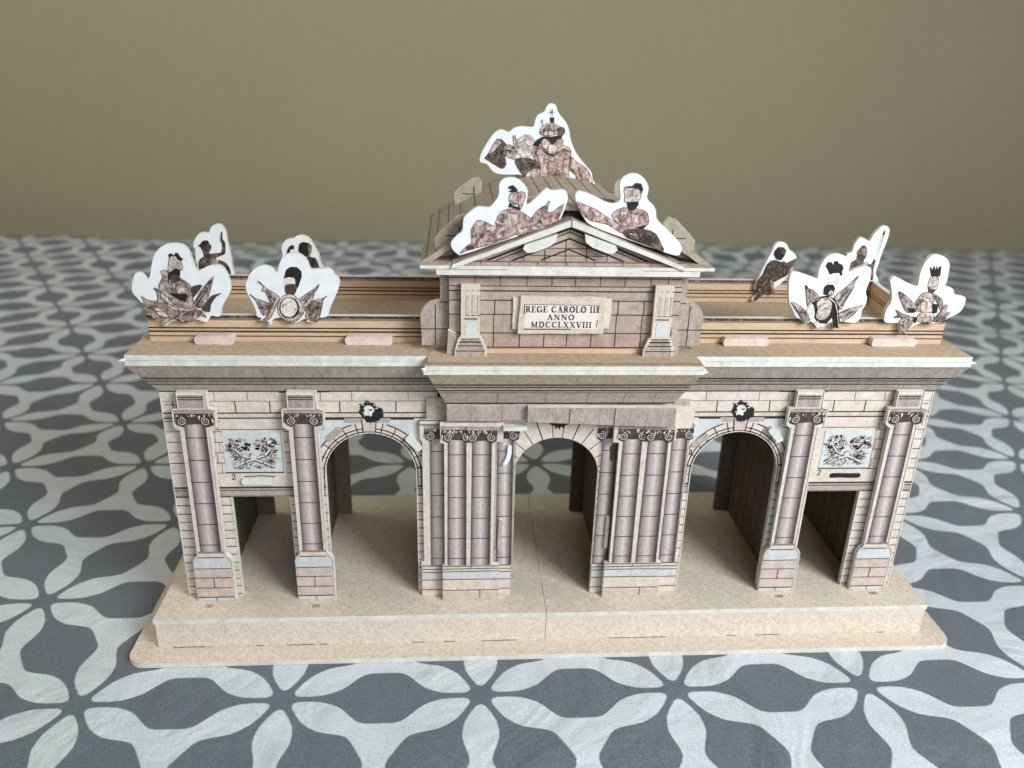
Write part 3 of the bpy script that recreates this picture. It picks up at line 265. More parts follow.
'cloaked':(9.68,8.2,11.91,[(-0.67,0.49),(-0.64,0.85),(-0.53,1.21),(-0.37,1.68),(-0.2,2.11),(-0.09,2.44),(0.13,2.54),(0.37,2.48),(0.55,2.23),(0.75,2.1),(0.92,1.87),(0.79,1.57),(0.81,1.26),(0.64,1.06),(0.34,0.7),(0.14,0.53),(0.18,0.29),(0.06,0.45),(0.01,0.77),(-0.19,0.49),(-0.56,0.0),(-0.72,0.02),(-0.73,0.08),(-0.38,0.45),(-0.5,0.45)],[('b',[(-0.65,0.49),(-0.64,0.85),(-0.45,1.17),(-0.28,1.64),(-0.03,1.78),(0.26,1.69),(0.41,1.73),(0.51,1.65),(0.91,1.85),(0.79,1.61),(0.75,1.38),(0.59,1.1),(0.11,0.85),(-0.08,0.57),(-0.52,0.04),(-0.7,0.04),(-0.37,0.61),(-0.54,0.45)]),('k',[(-0.1,2.15),(0.04,2.34),(0.28,2.33),(0.42,2.19),(0.38,1.96),(0.25,1.76),(0.05,1.8),(-0.1,1.99)]),('d',[(0.09,2.31),(0.28,2.32),(0.4,2.17),(0.34,1.96)]),('d',[(-0.11,1.56),(0.21,1.53),(0.31,1.13),(-0.02,0.97),(-0.21,1.17)]),('m',[(-0.09,0.89),(0.03,0.89),(0.18,0.29),(0.06,0.45)])],[('k',10,[(-0.28,1.64),(-0.48,0.85)]),('k',10,[(0.35,1.65),(0.46,1.17)]),('k',12,[(0.11,0.89),(0.51,1.1)]),('m',8,[(0.61,1.26),(0.72,1.53)]),('k',9,[(-0.35,1.05),(-0.47,0.53)]),('d',9,[(0.03,1.64),(0.14,1.72)])]),
'spear':(13.97,8.64,12.4,[(-1.0,1.42),(-0.8,1.56),(-0.73,1.92),(-0.55,2.17),(-0.37,2.17),(-0.11,2.04),(0.01,2.33),(0.19,2.56),(0.39,2.7),(0.59,2.65),(0.68,2.43),(0.63,1.98),(0.54,1.53),(0.49,1.12),(0.44,0.66),(0.59,0.38),(0.62,0.01),(-0.6,0.0),(-0.92,0.74)],[('b',[(-0.53,1.25),(-0.57,1.57),(-0.47,1.75),(-0.33,1.86),(-0.16,1.71),(-0.13,1.43),(-0.17,1.3),(-0.21,1.11),(0.14,1.03),(0.23,1.26),(0.32,1.17),(0.29,0.84),(0.33,0.06),(-0.65,0.05),(-0.77,0.65),(-0.76,1.11)]),('m',[(-0.39,1.7),(-0.29,1.79),(-0.15,1.66),(-0.14,1.43),(-0.29,1.43)]),('k',[(0.42,2.47),(0.47,2.56),(0.5,2.43),(0.45,2.32),(0.39,2.34)]),('l',[(-0.16,1.12),(0.03,1.07),(-0.17,0.93),(-0.6,0.74)])],[('k',7,[(0.45,2.43),(0.28,1.12)])]),
}
# ================================================================ setting
def make_cloth():
    xs = [-110+220*i/150 for i in range(151)]; ys = [-34+106.4*j/120 for j in range(121)]+[72.6, 72.7, 72.6]
    def h(x, y):
        d = max(abs(x)-17, -1.5-y, y-12, 0); f = min(1, max(0, (d-2)/10))
        g = .16*sin(x*.21+y*.13+1)*sin(y*.27-x*.05)+.10*sin(x*.43-y*.2)+.07*sin(y*.6+x*.11)
        g += min(1, max(0, (y-30)/20))*(.22*sin(y*.35+x*.07)+.15*sin(x*.19+y*.5))
        return -.01-.01*f+f*(g-.1)*.8
    V = []; F = []
    for j, y in enumerate(ys):
        for x in xs: V.append((x, y, h(x, y)-(0, .4, 2.2, 40)[max(0, j-120)]))
    nx = len(xs)
    for j in range(len(ys)-1):
        for i in range(nx-1): F.append((j*nx+i, j*nx+i+1, (j+1)*nx+i+1, (j+1)*nx+i))
    me = bpy.data.meshes.new('tablecloth'); me.from_pydata(V, [], F); me.materials.append(MATS['patterned_cloth'])
    me.polygons.foreach_set('use_smooth', [True]*len(F)); o = bpy.data.objects.new('tablecloth', me); COL.objects.link(o)
    tag(o, kind='structure')
make_cloth()
m = MB(); m.box(-170, 170, 82, 84, -60, 150, 'khaki_wall', 'khaki_wall'); tag(m.build('wall'), kind='structure')

# ================================================================ the paper model
ROOT = bpy.data.objects.new('paper_arch_model', None); COL.objects.link(ROOT)
tag(ROOT, 'cardboard model of a stone triumphal arch with five openings on a beige stepped base', 'paper model')
F0 = 2.26; PZ = 1.508; PB = 9.9
# ---- base
m = MB(); m.xy(rough(rrect(-16, 0, 16, 10.7, .65, 6), .008, 1.2), 0.004, .1, 'kraft_print', 'white_board'); m.xy(rrect(-15.985, .012, 15.985, 10.69, .65, 6), .1, .205, 'kraft_print', 'white_board')
m.build('base_plate', ROOT)
SE = -.25
for x0, x1 in ((-15.07, SE-.009), (SE+.009, 15.07)):
    m = MB(); L = rough([(x0, .838), (x1, .838+.012), (x1, PB), (x0, PB)], .012, .8); m.xy(L, PZ-.2, PZ-.1, 'kraft_print', 'white_board'); m.xy([(a, b+.006) for a, b in L], PZ-.1, PZ, 'kraft_print', 'white_board'); m.build('plinth_top', ROOT)
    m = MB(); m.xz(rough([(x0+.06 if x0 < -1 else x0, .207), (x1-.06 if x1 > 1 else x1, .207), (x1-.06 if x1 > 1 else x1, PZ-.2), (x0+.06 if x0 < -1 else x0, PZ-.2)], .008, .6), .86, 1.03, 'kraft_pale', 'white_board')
    x = x0+.6
    while x < x1-1.2:      # glued tabs showing as dark broken lines at the foot of the riser
        if random.random() < .6: m.stroke([(x, .215), (x+random.uniform(.2, 1.4), .222)], .02, .86, 'ink_line', 2)
        x += random.uniform(1, 2)
    m.build('plinth_front', ROOT)
for sgn in (-1, 1):
    m = MB(); a, b = sorted((sgn*15.01, sgn*14.84)); m.yz([(.9, .207), (PB-.1, .207), (PB-.1, PZ-.2), (.9, PZ-.2)], a, b, 'kraft_print', 'white_board'); m.build('plinth_side', ROOT)
m = MB(); m.xz([(-14.8, .207), (14.8, .207), (14.8, PZ-.2), (-14.8, PZ-.2)], PB-.2, PB-.05, 'kraft_print'); m.build('plinth_back', ROOT)
# ---- glyphs (thick/thin serif capitals), height 1
def G(ch):
    T, t = .19, .085
    def stem(x, z0=0, z1=1): return [(T, [(x, z0), (x, z1)]), (t, [(x-.17, .03), (x+.17, .03)]), (t, [(x-.17, .97), (x+.17, .97)])]
    ov = lambda cx, cz, rx, rz, a0=0, a1=360, n=14: [(cx+rx*cos(radians(a0+(a1-a0)*i/n)), cz+rz*sin(radians(a0+(a1-a0)*i/n))) for i in range(n+1)]
    D = {'I': (.42, stem(.2)),
     'E': (.78, stem(.2)+[(t, [(.2, .97), (.68, .97), (.68, .78)]), (t, [(.2, .5), (.55, .5)]), (t, [(.2, .03), (.7, .03), (.7, .24)])]),
     'L': (.74, stem(.2)+[(t, [(.2, .03), (.68, .03), (.68, .26)])]),
     'R': (.88, stem(.2)+[(t, [(.2, .97), (.45, .97)]), (T*.9, ov(.42, .74, .2, .22, 90, -90)), (t, [(.2, .5), (.45, .5)]), (T, [(.42, .5), (.72, .04)]), (t, [(.62, .03), (.84, .03)])]),
     'D': (.95, stem(.2)+[(t, [(.2, .97), (.45, .97)]), (T, ov(.42, .5, .36, .47, 90, -90)), (t, [(.2, .03), (.45, .03)])]),
     'C': (.9, [(T, ov(.48, .5, .36, .46, 100, 260)), (t, ov(.48, .5, .34, .47, 35, 100)), (t, ov(.48, .5, .34, .47, 260, 325)), (t, [(.76, .97), (.76, .74)]), (t, [(.76, .24), (.76, .03)])]),
     'G': (.96, [(T, ov(.48, .5, .36, .46, 100, 260)), (t, ov(.48, .5, .34, .47, 35, 100)), (t, ov(.48, .5, .34, .47, 260, 320)), (t, [(.76, .97), (.76, .74)]), (T, [(.76, .45), (.76, .05)]), (t, [(.6, .45), (.9, .45)])]),
     'O': (.96, [(T, ov(.48, .5, .36, .46, 105, 255)), (T, ov(.48, .5, .36, .46, -75, 75)), (t, ov(.48, .5, .34, .47, 75, 105)), (t, ov(.48, .5, .34, .47, 255, 285))]),
     'A': (.94, [(t, [(.16, .03), (.46, 1)]), (T, [(.46, 1), (.76, .03)]), (t, [(.26, .36), (.66, .36)]), (t, [(.04, .03), (.3, .03)]), (t, [(.62, .03), (.92, .03)])]),
     'N': (1., [(t, [(.2, 0), (.2, 1)]), (T, [(.2, 1), (.8, 0)]), (t, [(.8, 0), (.8, 1)]), (t, [(.06, .03), (.34, .03)]), (t, [(.06, .97), (.24, .97)]), (t, [(.66, .97), (.94, .97)])]),
     'M': (1.16, [(t, [(.2, 0), (.22, 1)]), (T, [(.22, 1), (.57, .05)]), (t, [(.57, .05), (.9, 1)]), (T, [(.92, 0), (.92, 1)]), (t, [(.06, .03), (.34, .03)]), (t, [(.76, .03), (1.08, .03)]), (t, [(.08, .97), (.24, .97)]), (t, [(.9, .97), (1.06, .97)])]),
     'X': (.92, [(T, [(.16, .97), (.74, .03)]), (t, [(.72, .97), (.18, .03)]), (t, [(.04, .03), (.34, .03)]), (t, [(.58, .03), (.9, .03)]), (t, [(.04, .97), (.32, .97)]), (t, [(.58, .97), (.86, .97)])]),
     'V': (.92, [(T, [(.16, .97), (.47, 0)]), (t, [(.47, 0), (.76, .97)]), (t, [(.02, .97), (.32, .97)]), (t, [(.62, .97), (.9, .97)])]),
     '1': (.45, [(T, [(.25, 0), (.25, 1)]), (t, [(.08, .03), (.42, .03)]), (t, [(.06, .86), (.25, .97)])]),
     '0': (.66, [(T*.8, ov(.33, .5, .23, .46))]),
     '2': (.66, [(T*.8, ov(.32, .72, .22, .24, 160, -30)), (T*.7, [(.51, .62), (.1, .04)]), (T*.8, [(.08, .04), (.58, .04)])]),
     '8': (.66, [(T*.7, ov(.33, .73, .18, .22)), (T*.7, ov(.33, .27, .22, .25))]), '9': (.66, [(T*.8, ov(.33, .68, .2, .26)), (T*.7, [(.52, .68), (.44, .25), (.2, .03)])]), ' ': (.4, [])}
    return D[ch]
def text(m, s, cx, z, h, fn, width=None, mat='ink_black'):
    tot = sum(G(c)[0] for c in s)*h+h*.1*(len(s)-1); k = (width/tot) if width else 1; x = cx-tot*k/2
    for c in s:
        wd, st = G(c)
        for tt, pts in st: m.stroke([(x+a*h*k, z+b*h) for a, b in pts], tt*h, 0, mat, 2, fn)
        x += (wd*h+h*.1)*k
for cx, yy, s in ((-13.2, 1.66, '101'), (-9.14, 1.55, '101'), (9.25, 1.62, '109'), (13.2, 1.72, '100')):
    m = MB(); text(m, s, cx, 0, .17, lambda p, yy=yy: (p[0], yy-.12+p[1], PZ+.006), None, 'ink_soft'); m.build('printed_number', ROOT)
# ---- walls of the wings (front)
def arch_loop(cx, r, apex, z0, n=26):
    sp = apex-r; return [(cx-r, z0), (cx-r, sp)]+arc(cx, sp, r, 180, 0, n)[1:-1]+[(cx+r, sp), (cx+r, z0)]
AC, AR, AP = 6.88, 1.67, 8.56; ASP = AP-AR
RX0, RX1, RZ = 9.93, 12.06, 5.96; WZ = 10.2
def wing_outline(s, z0=PZ):
    out = [(4.4, z0)]+arch_loop(AC, AR, AP, z0)+[(RX0, z0), (RX0, RZ), (RX1, RZ), (RX1, z0), (14.12, z0), (14.12, WZ), (4.4, WZ)]
    return [(s*a, b) for a, b in out]
def fan_rough(L):                      # keep the arch curve, roughen lightly
    return [(a+random.uniform(-.006, .006), b+random.uniform(-.004, .004)) for a, b in L]
for s in (-1, 1):
    X = lambda a: s*a
    m = MB(); m.xz(fan_rough(wing_outline(s)), F0, F0+.2, 'stone_print', 'white_board', 'inner_print')
    def R(x0, x1, z0, z1, n, **k): a, b = sorted((X(x0), X(x1))); m.rows(a, b, z0, z1, n, F0, **k)
    def ST(pts, w=.025, mat='ink_line', lvl=2): m.stroke([(X(a), b) for a, b in pts], w, F0, mat, lvl)
    def RC(x0, z0, x1, z1, mat, lvl=1): a, b = sorted((X(x0), X(x1))); m.rect(a, z0, b, z1, F0, mat, lvl)
    # coursed piers
    for a, b in ((RX1, 14.12), (AC+AR, RX0), (4.7, AC-AR)): R(a, b, PZ+.1, 5.95, 12, w=.028)
    # impost band
    for a, b in ((AC+AR, 14.12), (4.7, AC-AR)):
        RC(a, 6.0, b, 6.36, 'stone_grey'); ST([(a, 6.34), (b, 6.34)], .07, 'ink_line'); ST([(a, 6.22), (b, 6.22)], .03, 'ink_black'); ST([(a, 5.99), (b, 5.99)], .03, 'ink_soft')
    # upper quoins beside columns and plaque
    for a, b in ((13.4, 14.12), (12.15, 12.55), (9.6, 9.95)): R(a, b, 6.95, 9.05, 5, w=.024)
    for i in range(6):
        z = 6.95+2.1*i/5
        for xx in (12.33, 9.78): ST([(xx+(.06 if i % 2 else -.06), z), (xx+(.06 if i % 2 else -.06), z+.42)], .018, 'ink_soft')
    # string course and frieze rows
    ST([(4.7, 9.37), (14.12, 9.37)], .045, 'ink_black'); RC(4.7, 9.22, 14.12, 9.34, 'kraft_print'); ST([(4.7, 9.17), (14.12, 9.17)], .05, 'ink_line'); ST([(8.5, 8.72), (12.4, 8.72)], .02)
    ST([(4.7, 9.83), (14.12, 9.83)], .02, 'ink_soft')
    for k, xx in enumerate((5.9, 7.9, 9.0, 10.35, 11.55, 12.7, 13.7)): ST([(xx, 9.4), (xx+random.uniform(-.02, .02), 9.82)], .028); ST([(xx-.45, 9.84), (xx-.45, 10.19)], .018, 'ink_soft')
    ST([(12.9, 9.68), (14.0, 9.7)], .02); ST([(10.0, 10.17), (8.2, 10.19)], .03)
    # arch spandrel and ring
    sp = [(X(AC-AR-.15), 9.06), (X(AC+AR+.25), 9.06), (X(AC+AR+.25), 7.3)]+[(X(AC+(AR+.42)*cos(radians(a))), ASP+(AR+.42)*sin(radians(a))) for a in range(12, 169, 6)]+[(X(AC-AR-.15), 7.3)]
    m.decal(sp, F0, 'blue_grey_print', 1)
    RC(AC-.75, 8.97, AC+.9, 9.12, 'stone_grey', 2); ST([(AC-1.6, 9.12), (AC-.8, 9.12)], .06); ST([(AC+.9, 9.12), (AC+1.7, 9.12)], .06)
    for rr, ww in ((AR+.05, .034), (AR+.18, .034), (AR+.42, .045)):
        pts = [(AC+rr, 6.38)]+[(AC+rr*cos(radians(a)), ASP+rr*sin(radians(a))) for a in range(0, 181, 6)]+[(AC-rr, 6.38)]
        if rr > AR+.4: ST(pts[:14], ww); ST(pts[19:], ww)
        else: ST(pts, ww)
    for a in (8, 22, 36, 48, 62, 76, 104, 118, 132, 144, 158, 172):
        c0, s0 = cos(radians(a)), sin(radians(a)); ST([(AC+(AR+.03)*c0, ASP+(AR+.03)*s0), (AC+(AR+.42)*c0, ASP+(AR+.42)*s0)], .028)
    for zz in (6.75, 7.1): ST([(AC+AR+.03, zz), (AC+AR+.42, zz)], .02); ST([(AC-AR-.03, zz), (AC-AR-.3, zz)], .02)
    m.decal([(X(AC-.22), ASP+AR+.06), (X(AC+.22), ASP+AR+.06), (X(AC+.27), 9.1), (X(AC-.27), 9.1)], F0, 'stone_pink', 3)
    for dx in (-1, 1): ST([(AC+dx*.22, ASP+AR+.05), (AC+dx*.26, 9.1)], .03, lvl=4)
    text(m, '8', X(AC+AR+.2) if s < 0 else X(AC-AR-.1), 7.62, .2, lambda p: (p[0], F0-.012, p[1]))
    text(m, '2', -11.9 if s < 0 else 10.28, 6.68, .22, lambda p: (p[0], F0-.012, p[1]))
    for L in (arch_loop(AC, AR+.012, AP+.012, PZ), [(RX0-.012, PZ), (RX0-.012, RZ)], [(RX1+.012, RZ), (RX1+.012, PZ)], [(14.1, PZ), (14.1, 10.15)]): ST(L, .03, 'white_board', 6)
    m.build('wing_wall', ROOT)
    # slot in the lintel, and locking tabs in the spandrels
    m = MB(); zc = 6.62
    if s < 0: m.xz(rough(rrect(-11.6, 6.5, -10.35, 6.78, .1), .02, .3), F0-.12, F0+.02, 'white_board', 'white_board'); m.stroke([(-11.5, 6.8), (-10.9, 6.83), (-10.4, 6.79)], .04, F0-.0, 'ink_line')
    else: m.xz(rough(rrect(10.72, 6.55, 11.95, 6.74, .08), .02, .3), F0-.02, F0+.02, 'ink_black', 'ink_black')
    m.build('locking_tab' if s < 0 else 'lintel_slot', ROOT)
    for k, (cx, cz, ang, col) in enumerate(((AC+1.28 if s < 0 else AC-1.45, 8.52 if s < 0 else 8.2, 40 if s < 0 else 40, 'stone_grey'), (AC-1.6 if s < 0 else AC+1.35, 8.22 if s < 0 else 8.5, -48, 'white_board'))):
        px = X(cx); m = MB(); hw, hh = .36, .13; A = radians(ang); L = [(px+a*cos(A)-b*sin(A), cz+a*sin(A)+b*cos(A)) for a, b in rrect(-hw, -hh, hw, hh, .08, 3)]
        m.xz(L, F0-(.22 if col == 'white_board' else .03), F0+.02, col, col); m.build('locking_tab' if col == 'white_board' else 'tab_slot', ROOT)
    # lion mask
    m = MB(); cx = X(AC)+(.1 if s < 0 else .03); cz = 9.42
    q = lambda a, b: (cx+(a-515)*.00187, cz-(b-370)*.00187)
    mane = [q(*p) for p in ((285, 205), (340, 215), (400, 190), (430, 130), (470, 150), (500, 190), (555, 185), (600, 215), (600, 260), (650, 285), (700, 295), (745, 345), (725, 385), (745, 430), (745, 500), (680, 520), (650, 570), (600, 560), (560, 610), (530, 580), (495, 620), (470, 590), (430, 600), (400, 570), (390, 520), (350, 500), (320, 440), (280, 395), (290, 340), (315, 300), (300, 270), (330, 250))]
    m.xz(mane, F0-.03, F0-.004, 'ink_black', 'ink_black')
    m.decal([q(*p) for p in ((375, 290), (400, 255), (440, 235), (500, 240), (545, 275), (575, 330), (560, 380), (520, 400), (530, 440), (500, 475), (465, 450), (400, 450), (385, 475), (375, 430), (385, 380), (375, 330))], F0-.03, 'engraved_pale', 1)
    for P in (((460, 320), (500, 315), (545, 325), (540, 345), (490, 350)), ((395, 330), (380, 320), (375, 350), (395, 350)), ((405, 450), (465, 452), (450, 480), (420, 480)), ((440, 130), (480, 170), (450, 200), (420, 175))): m.decal([q(*p) for p in P], F0-.03, 'ink_black' if P[0][0] != 440 else 'ink_brown', 2)
    for P in (((345, 215), (380, 235)), ((560, 215), (590, 240)), ((600, 300), (640, 290)), ((355, 380), (370, 400))): m.stroke([q(*p) for p in P], .035, F0-.03, 'engraved_pale', 2)
    m.build('lion_head', ROOT)
    # relief of crossed palms and shields
    m = MB(); x0, x1 = (-12.14, -10.06) if s < 0 else (10.22, 12.2); z0, z1 = 6.98, 8.62
    m.xz([(x0, z0), (x1, z0), (x1, z1), (x0, z1)], F0-.02, F0-.002, 'pale_blue_print', 'pale_blue_print'); m.stroke([(x0, z0), (x1, z0)], .045, F0-.02, 'ink_black'); m.stroke([(x1, z0), (x1, z1)], .015, F0-.02, 'ink_soft')
    W, H = x1-x0, z1-z0; pp = lambda a, b: (x0+a*W, z0+b*H); rr = random.Random(3 if s < 0 else 5); Y = F0-.02
    for sgn in (-1, 1):
        for i in range(120):
            a = rr.uniform(0, 2*pi); r = sqrt(rr.random()); px, pz = .5+sgn*.25+r*cos(a)*.215, .66+r*sin(a)*.2
            bl = [(px+rr.uniform(.012, .05)*cos(t), pz+rr.uniform(.015, .05)*sin(t)) for t in (0, 1.2, 2.5, 3.7, 5)]
            m.decal([pp(*p) for p in bl], Y, rr.choice(['ink_black', 'ink_dark', 'engraved_mid', 'engraved_light', 'pale_blue_print', 'white_board', 'stone_grey']), 1+i % 5)
        for i in range(70):    # radiating leaves
            a = radians(rr.uniform(-75, 60)) if sgn > 0 else radians(180-rr.uniform(-75, 60)); r0 = rr.uniform(.1, .3); r1 = r0+rr.uniform(.05, .14)
            c = (.5+sgn*.12, .42); P0 = (c[0]+cos(a)*r0, c[1]+sin(a)*r0*1.1); P1 = (c[0]+cos(a)*r1, c[1]+sin(a)*r1*1.1)
            if abs(P1[0]-.5) < .46 and .07 < P1[1] < .9: m.stroke([pp(*P0), pp((P0[0]+P1[0])/2, (P0[1]+P1[1])/2+.012), pp(*P1)], rr.uniform(.025, .05), Y, rr.choice(['ink_black', 'ink_dark', 'engraved_mid', 'engraved_light']), 2+i % 3, taper=True)
    for i in range(130):
        px, pz = rr.uniform(.2, .8), rr.uniform(.08, .48); m.stroke([pp(px, pz), pp(px+rr.uniform(-.06, .06), pz+rr.uniform(-.05, .05))], rr.uniform(.02, .05), Y, rr.choice(['ink_dark', 'engraved_mid', 'stone_grey', 'engraved_light', 'pale_blue_print']), 2+i % 4)
    for sgn in (-1, 1): 
        st = [(.5-sgn*.34, .14), (.5-sgn*.16, .25), (.5+sgn*.06, .36), (.5+sgn*.2, .42), (.5+sgn*.3, .58)]
        m.stroke([pp(*p) for p in st], .1, Y, 'ink_dark', 6); m.stroke([pp(a, b+.012) for a, b in st], .06, Y, 'engraved_pale', 7)
    m.decal([pp(.46, .3), pp(.56, .33), pp(.54, .45), pp(.45, .42)], Y, 'white_board', 8)
    m.build('relief_panel', ROOT)
# ---- rear walls and cross walls
RB = 8.25
for s in (-1, 1):
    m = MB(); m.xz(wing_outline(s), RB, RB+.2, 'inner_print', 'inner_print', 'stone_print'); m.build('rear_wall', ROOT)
    for xx in (2.2, 4.75, 9.2, 12.8):
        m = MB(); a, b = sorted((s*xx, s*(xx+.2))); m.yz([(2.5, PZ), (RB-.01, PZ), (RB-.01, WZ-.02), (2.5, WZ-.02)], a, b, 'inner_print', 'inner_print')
        for k in range(7):
            yy = 3.1+k*.75; xf = (a-.006) if s > 0 else (b+.006); m.face([(xf, yy, PZ), (xf, yy+.12, PZ), (xf, yy+.12, WZ-.1), (xf, yy, WZ-.1)], 'ink_dark')
        m.build('cross_wall', ROOT)
    m = MB(); a, b = sorted((s*13.9, s*14.1)); m.yz([(2.47, PZ), (RB-.01, PZ), (RB-.01, WZ-.01), (2.47, WZ-.01)], a, b, 'stone_print')
    for k in range(20): z = PZ+.1+k*.42; xf = s*14.106; m.face([(xf, 2.47, z), (xf, RB, z), (xf, RB, z+.025), (xf, 2.47, z+.025)], 'ink_line')
    m.build('end_wall', ROOT)
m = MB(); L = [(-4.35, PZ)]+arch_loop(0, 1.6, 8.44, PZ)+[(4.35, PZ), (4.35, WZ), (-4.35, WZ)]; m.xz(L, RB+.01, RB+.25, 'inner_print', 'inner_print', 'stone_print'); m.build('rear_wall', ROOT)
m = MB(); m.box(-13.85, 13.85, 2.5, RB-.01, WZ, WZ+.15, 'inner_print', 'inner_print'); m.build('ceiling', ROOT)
# ---- centre arch card (level 1)
Y1 = 2.05; C1 = 5.08
m = MB(); L = [(-C1, PZ), (-1.6, PZ)]+arch_loop(0, 1.6, 8.44, PZ)[1:-1]+[(1.6, PZ), (C1, PZ), (C1, 3.08), (4.97, 3.1), (4.97, 8.3), (5.05, 8.42), (5.05, 9.12), (4.8, 9.2), (4.8, 10.0), (-4.8, 10.0), (-4.8, 9.2), (-5.05, 9.12), (-5.05, 8.42), (-4.97, 8.3), (-4.97, 3.1), (-C1, 3.08)]
m.xz(L, Y1, Y1+.2, 'stone_print', 'white_board', 'inner_print')
for i, a in enumerate((14, 28, 42, 56, 70, 84, 96, 110, 124, 138, 152, 166)):
    c0, s0 = cos(radians(a)), sin(radians(a)); r2 = 2.35 if 50 < a < 130 else 2.3
    m.stroke([(1.62*c0, 6.84+1.62*s0), (r2*c0, 6.84+r2*s0)], .035 if a in (70, 110) else .024, Y1, 'ink_line', 1)
for s in (-1, 1): a, b = sorted((s*1.62, s*1.72)); m.rows(a, b, PZ+.2, 7.0, 14, Y1, w=.03)
med = [(-.28, 9.12), (.36, 9.12), (.4, 9.0), (.25, 8.93), (.2, 8.82), (.1, 8.9), (.04, 8.76), (-.02, 8.88), (-.1, 8.78), (-.14, 8.92), (-.26, 8.95), (-.34, 9.04)]
m.decal(med, Y1, 'ink_black', 2)
m.stroke([(-1.2, 9.1), (4.6, 9.02)], .03, Y1, 'ink_line', 2)
for s in (-1, 1): a, b = sorted((s*4.12, s*4.8)); m.rect(a, 9.22, b, 9.98, Y1, 'stone_grey', 1); m.rect(*((s*4.12, 9.0, s*5.03, 9.14) if s > 0 else (-5.03, 9.0, -4.12, 9.14)), Y1, 'kraft_print', 1); m.stroke([(s*4.1, 9.16), (s*5.03, 9.16)], .03, Y1); m.stroke([(s*4.1, 8.98), (s*5.03, 8.98)], .03, Y1)
m.build('centre_arch_wall', ROOT)
# ---- printed columns
def shaft(m, x0t, x1t, x0b, x1b, zt, zb, y, mat, n=6):
    m.face([(x0b, y-.012, zb), (x1b, y-.012, zb), (x1t, y-.012, zt), (x0t, y-.012, zt)], mat, [(0, 0), (1, 0), (1, 1), (0, 1)])
    for i in range(1, n+1):
        f = i/n-.06; z = zt+(zb-zt)*f; a = x0t+(x0b-x0t)*f; b = x1t+(x1b-x1t)*f; m.stroke([(a, z), (b, z+random.uniform(-.01, .01))], .026, y-.012, 'ink_line', 1)
def capital(m, cx, z0, z1, hw, y, seed=0):
    """ionic capital in dark engraving: abacus, egg course, two volutes"""
    h = z1-z0; yy = y-.012; R_ = random.Random(seed); ru = R_.uniform
    edge = [(cx-hw*.9, z0+h*.12), (cx-hw*.6, z0), (cx-hw*.45, z0+h*.14), (cx+hw*.45, z0+h*.16), (cx+hw*.62, z0), (cx+hw*.95, z0+h*.1), (cx+hw*1.02, z0+h*.45), (cx+hw*.95, z0+h*.84), (cx-hw*.95, z0+h*.84), (cx-hw*1.02, z0+h*.4)]
    m.decal([(a+ru(-.02, .02), c+ru(-.02, .02)) for a, c in edge], yy, 'ink_dark', 1)
    m.decal([(cx-hw, z0+h*.8), (cx+hw, z0+h*.78), (cx+hw, z1), (cx-hw, z1)], yy, 'stone_mauve', 2); m.stroke([(cx-hw, z1-.03), (cx+hw, z1-.03)], .018, yy, 'ink_soft', 3)
    for i in range(16):
        a = cx+ru(-.92, .92)*hw; s_ = ru(.02, .055); m.decal([(a+s_*ru(.7, 1.4)*cos(t), z0+h*ru(.6, .78)+s_*.8*sin(t)) for t in (0, 1.3, 2.6, 3.9, 5.1)], yy, R_.choice(['engraved_pale', 'engraved_light', 'engraved_mid', 'stone_mauve', 'ink_dark']), 3+i*.2)
    for s in (-1, 1):
        c = (cx+s*hw*.62+ru(-.02, .02), z0+h*.36); r0 = h*.27; sp = []
        m.decal([(c[0]+r0*1.05*cos(t*.7), c[1]+r0*sin(t*.7)) for t in range(9)], yy, 'ink_dark', 7)
        for k in range(22):
            a = s*(k*.52)+1.6; r = r0*(.92-k*.037); sp.append((c[0]+r*cos(a), c[1]+r*sin(a)))
        m.stroke(sp, .028, yy, 'engraved_pale', 8)
        m.decal([(cx+s*hw*ru(.2, .32), z0+h*ru(.4, .6)), (cx+s*hw*.36, z0+h*.7), (cx+s*hw*.22, z0+h*.66)], yy, 'engraved_light', 8)
        m.decal([(cx-s*hw*.0+s*hw*.93, z0+h*.25), (cx+s*hw*1.0, z0+h*.3), (cx+s*hw*.98, z0+h*.5), (cx+s*hw*.9, z0+h*.5)], yy, R_.choice(['engraved_pale', 'engraved_mid']), 8)
def sub(fn, name, par):
    m = MB(); fn(m); return m.build(name, par)
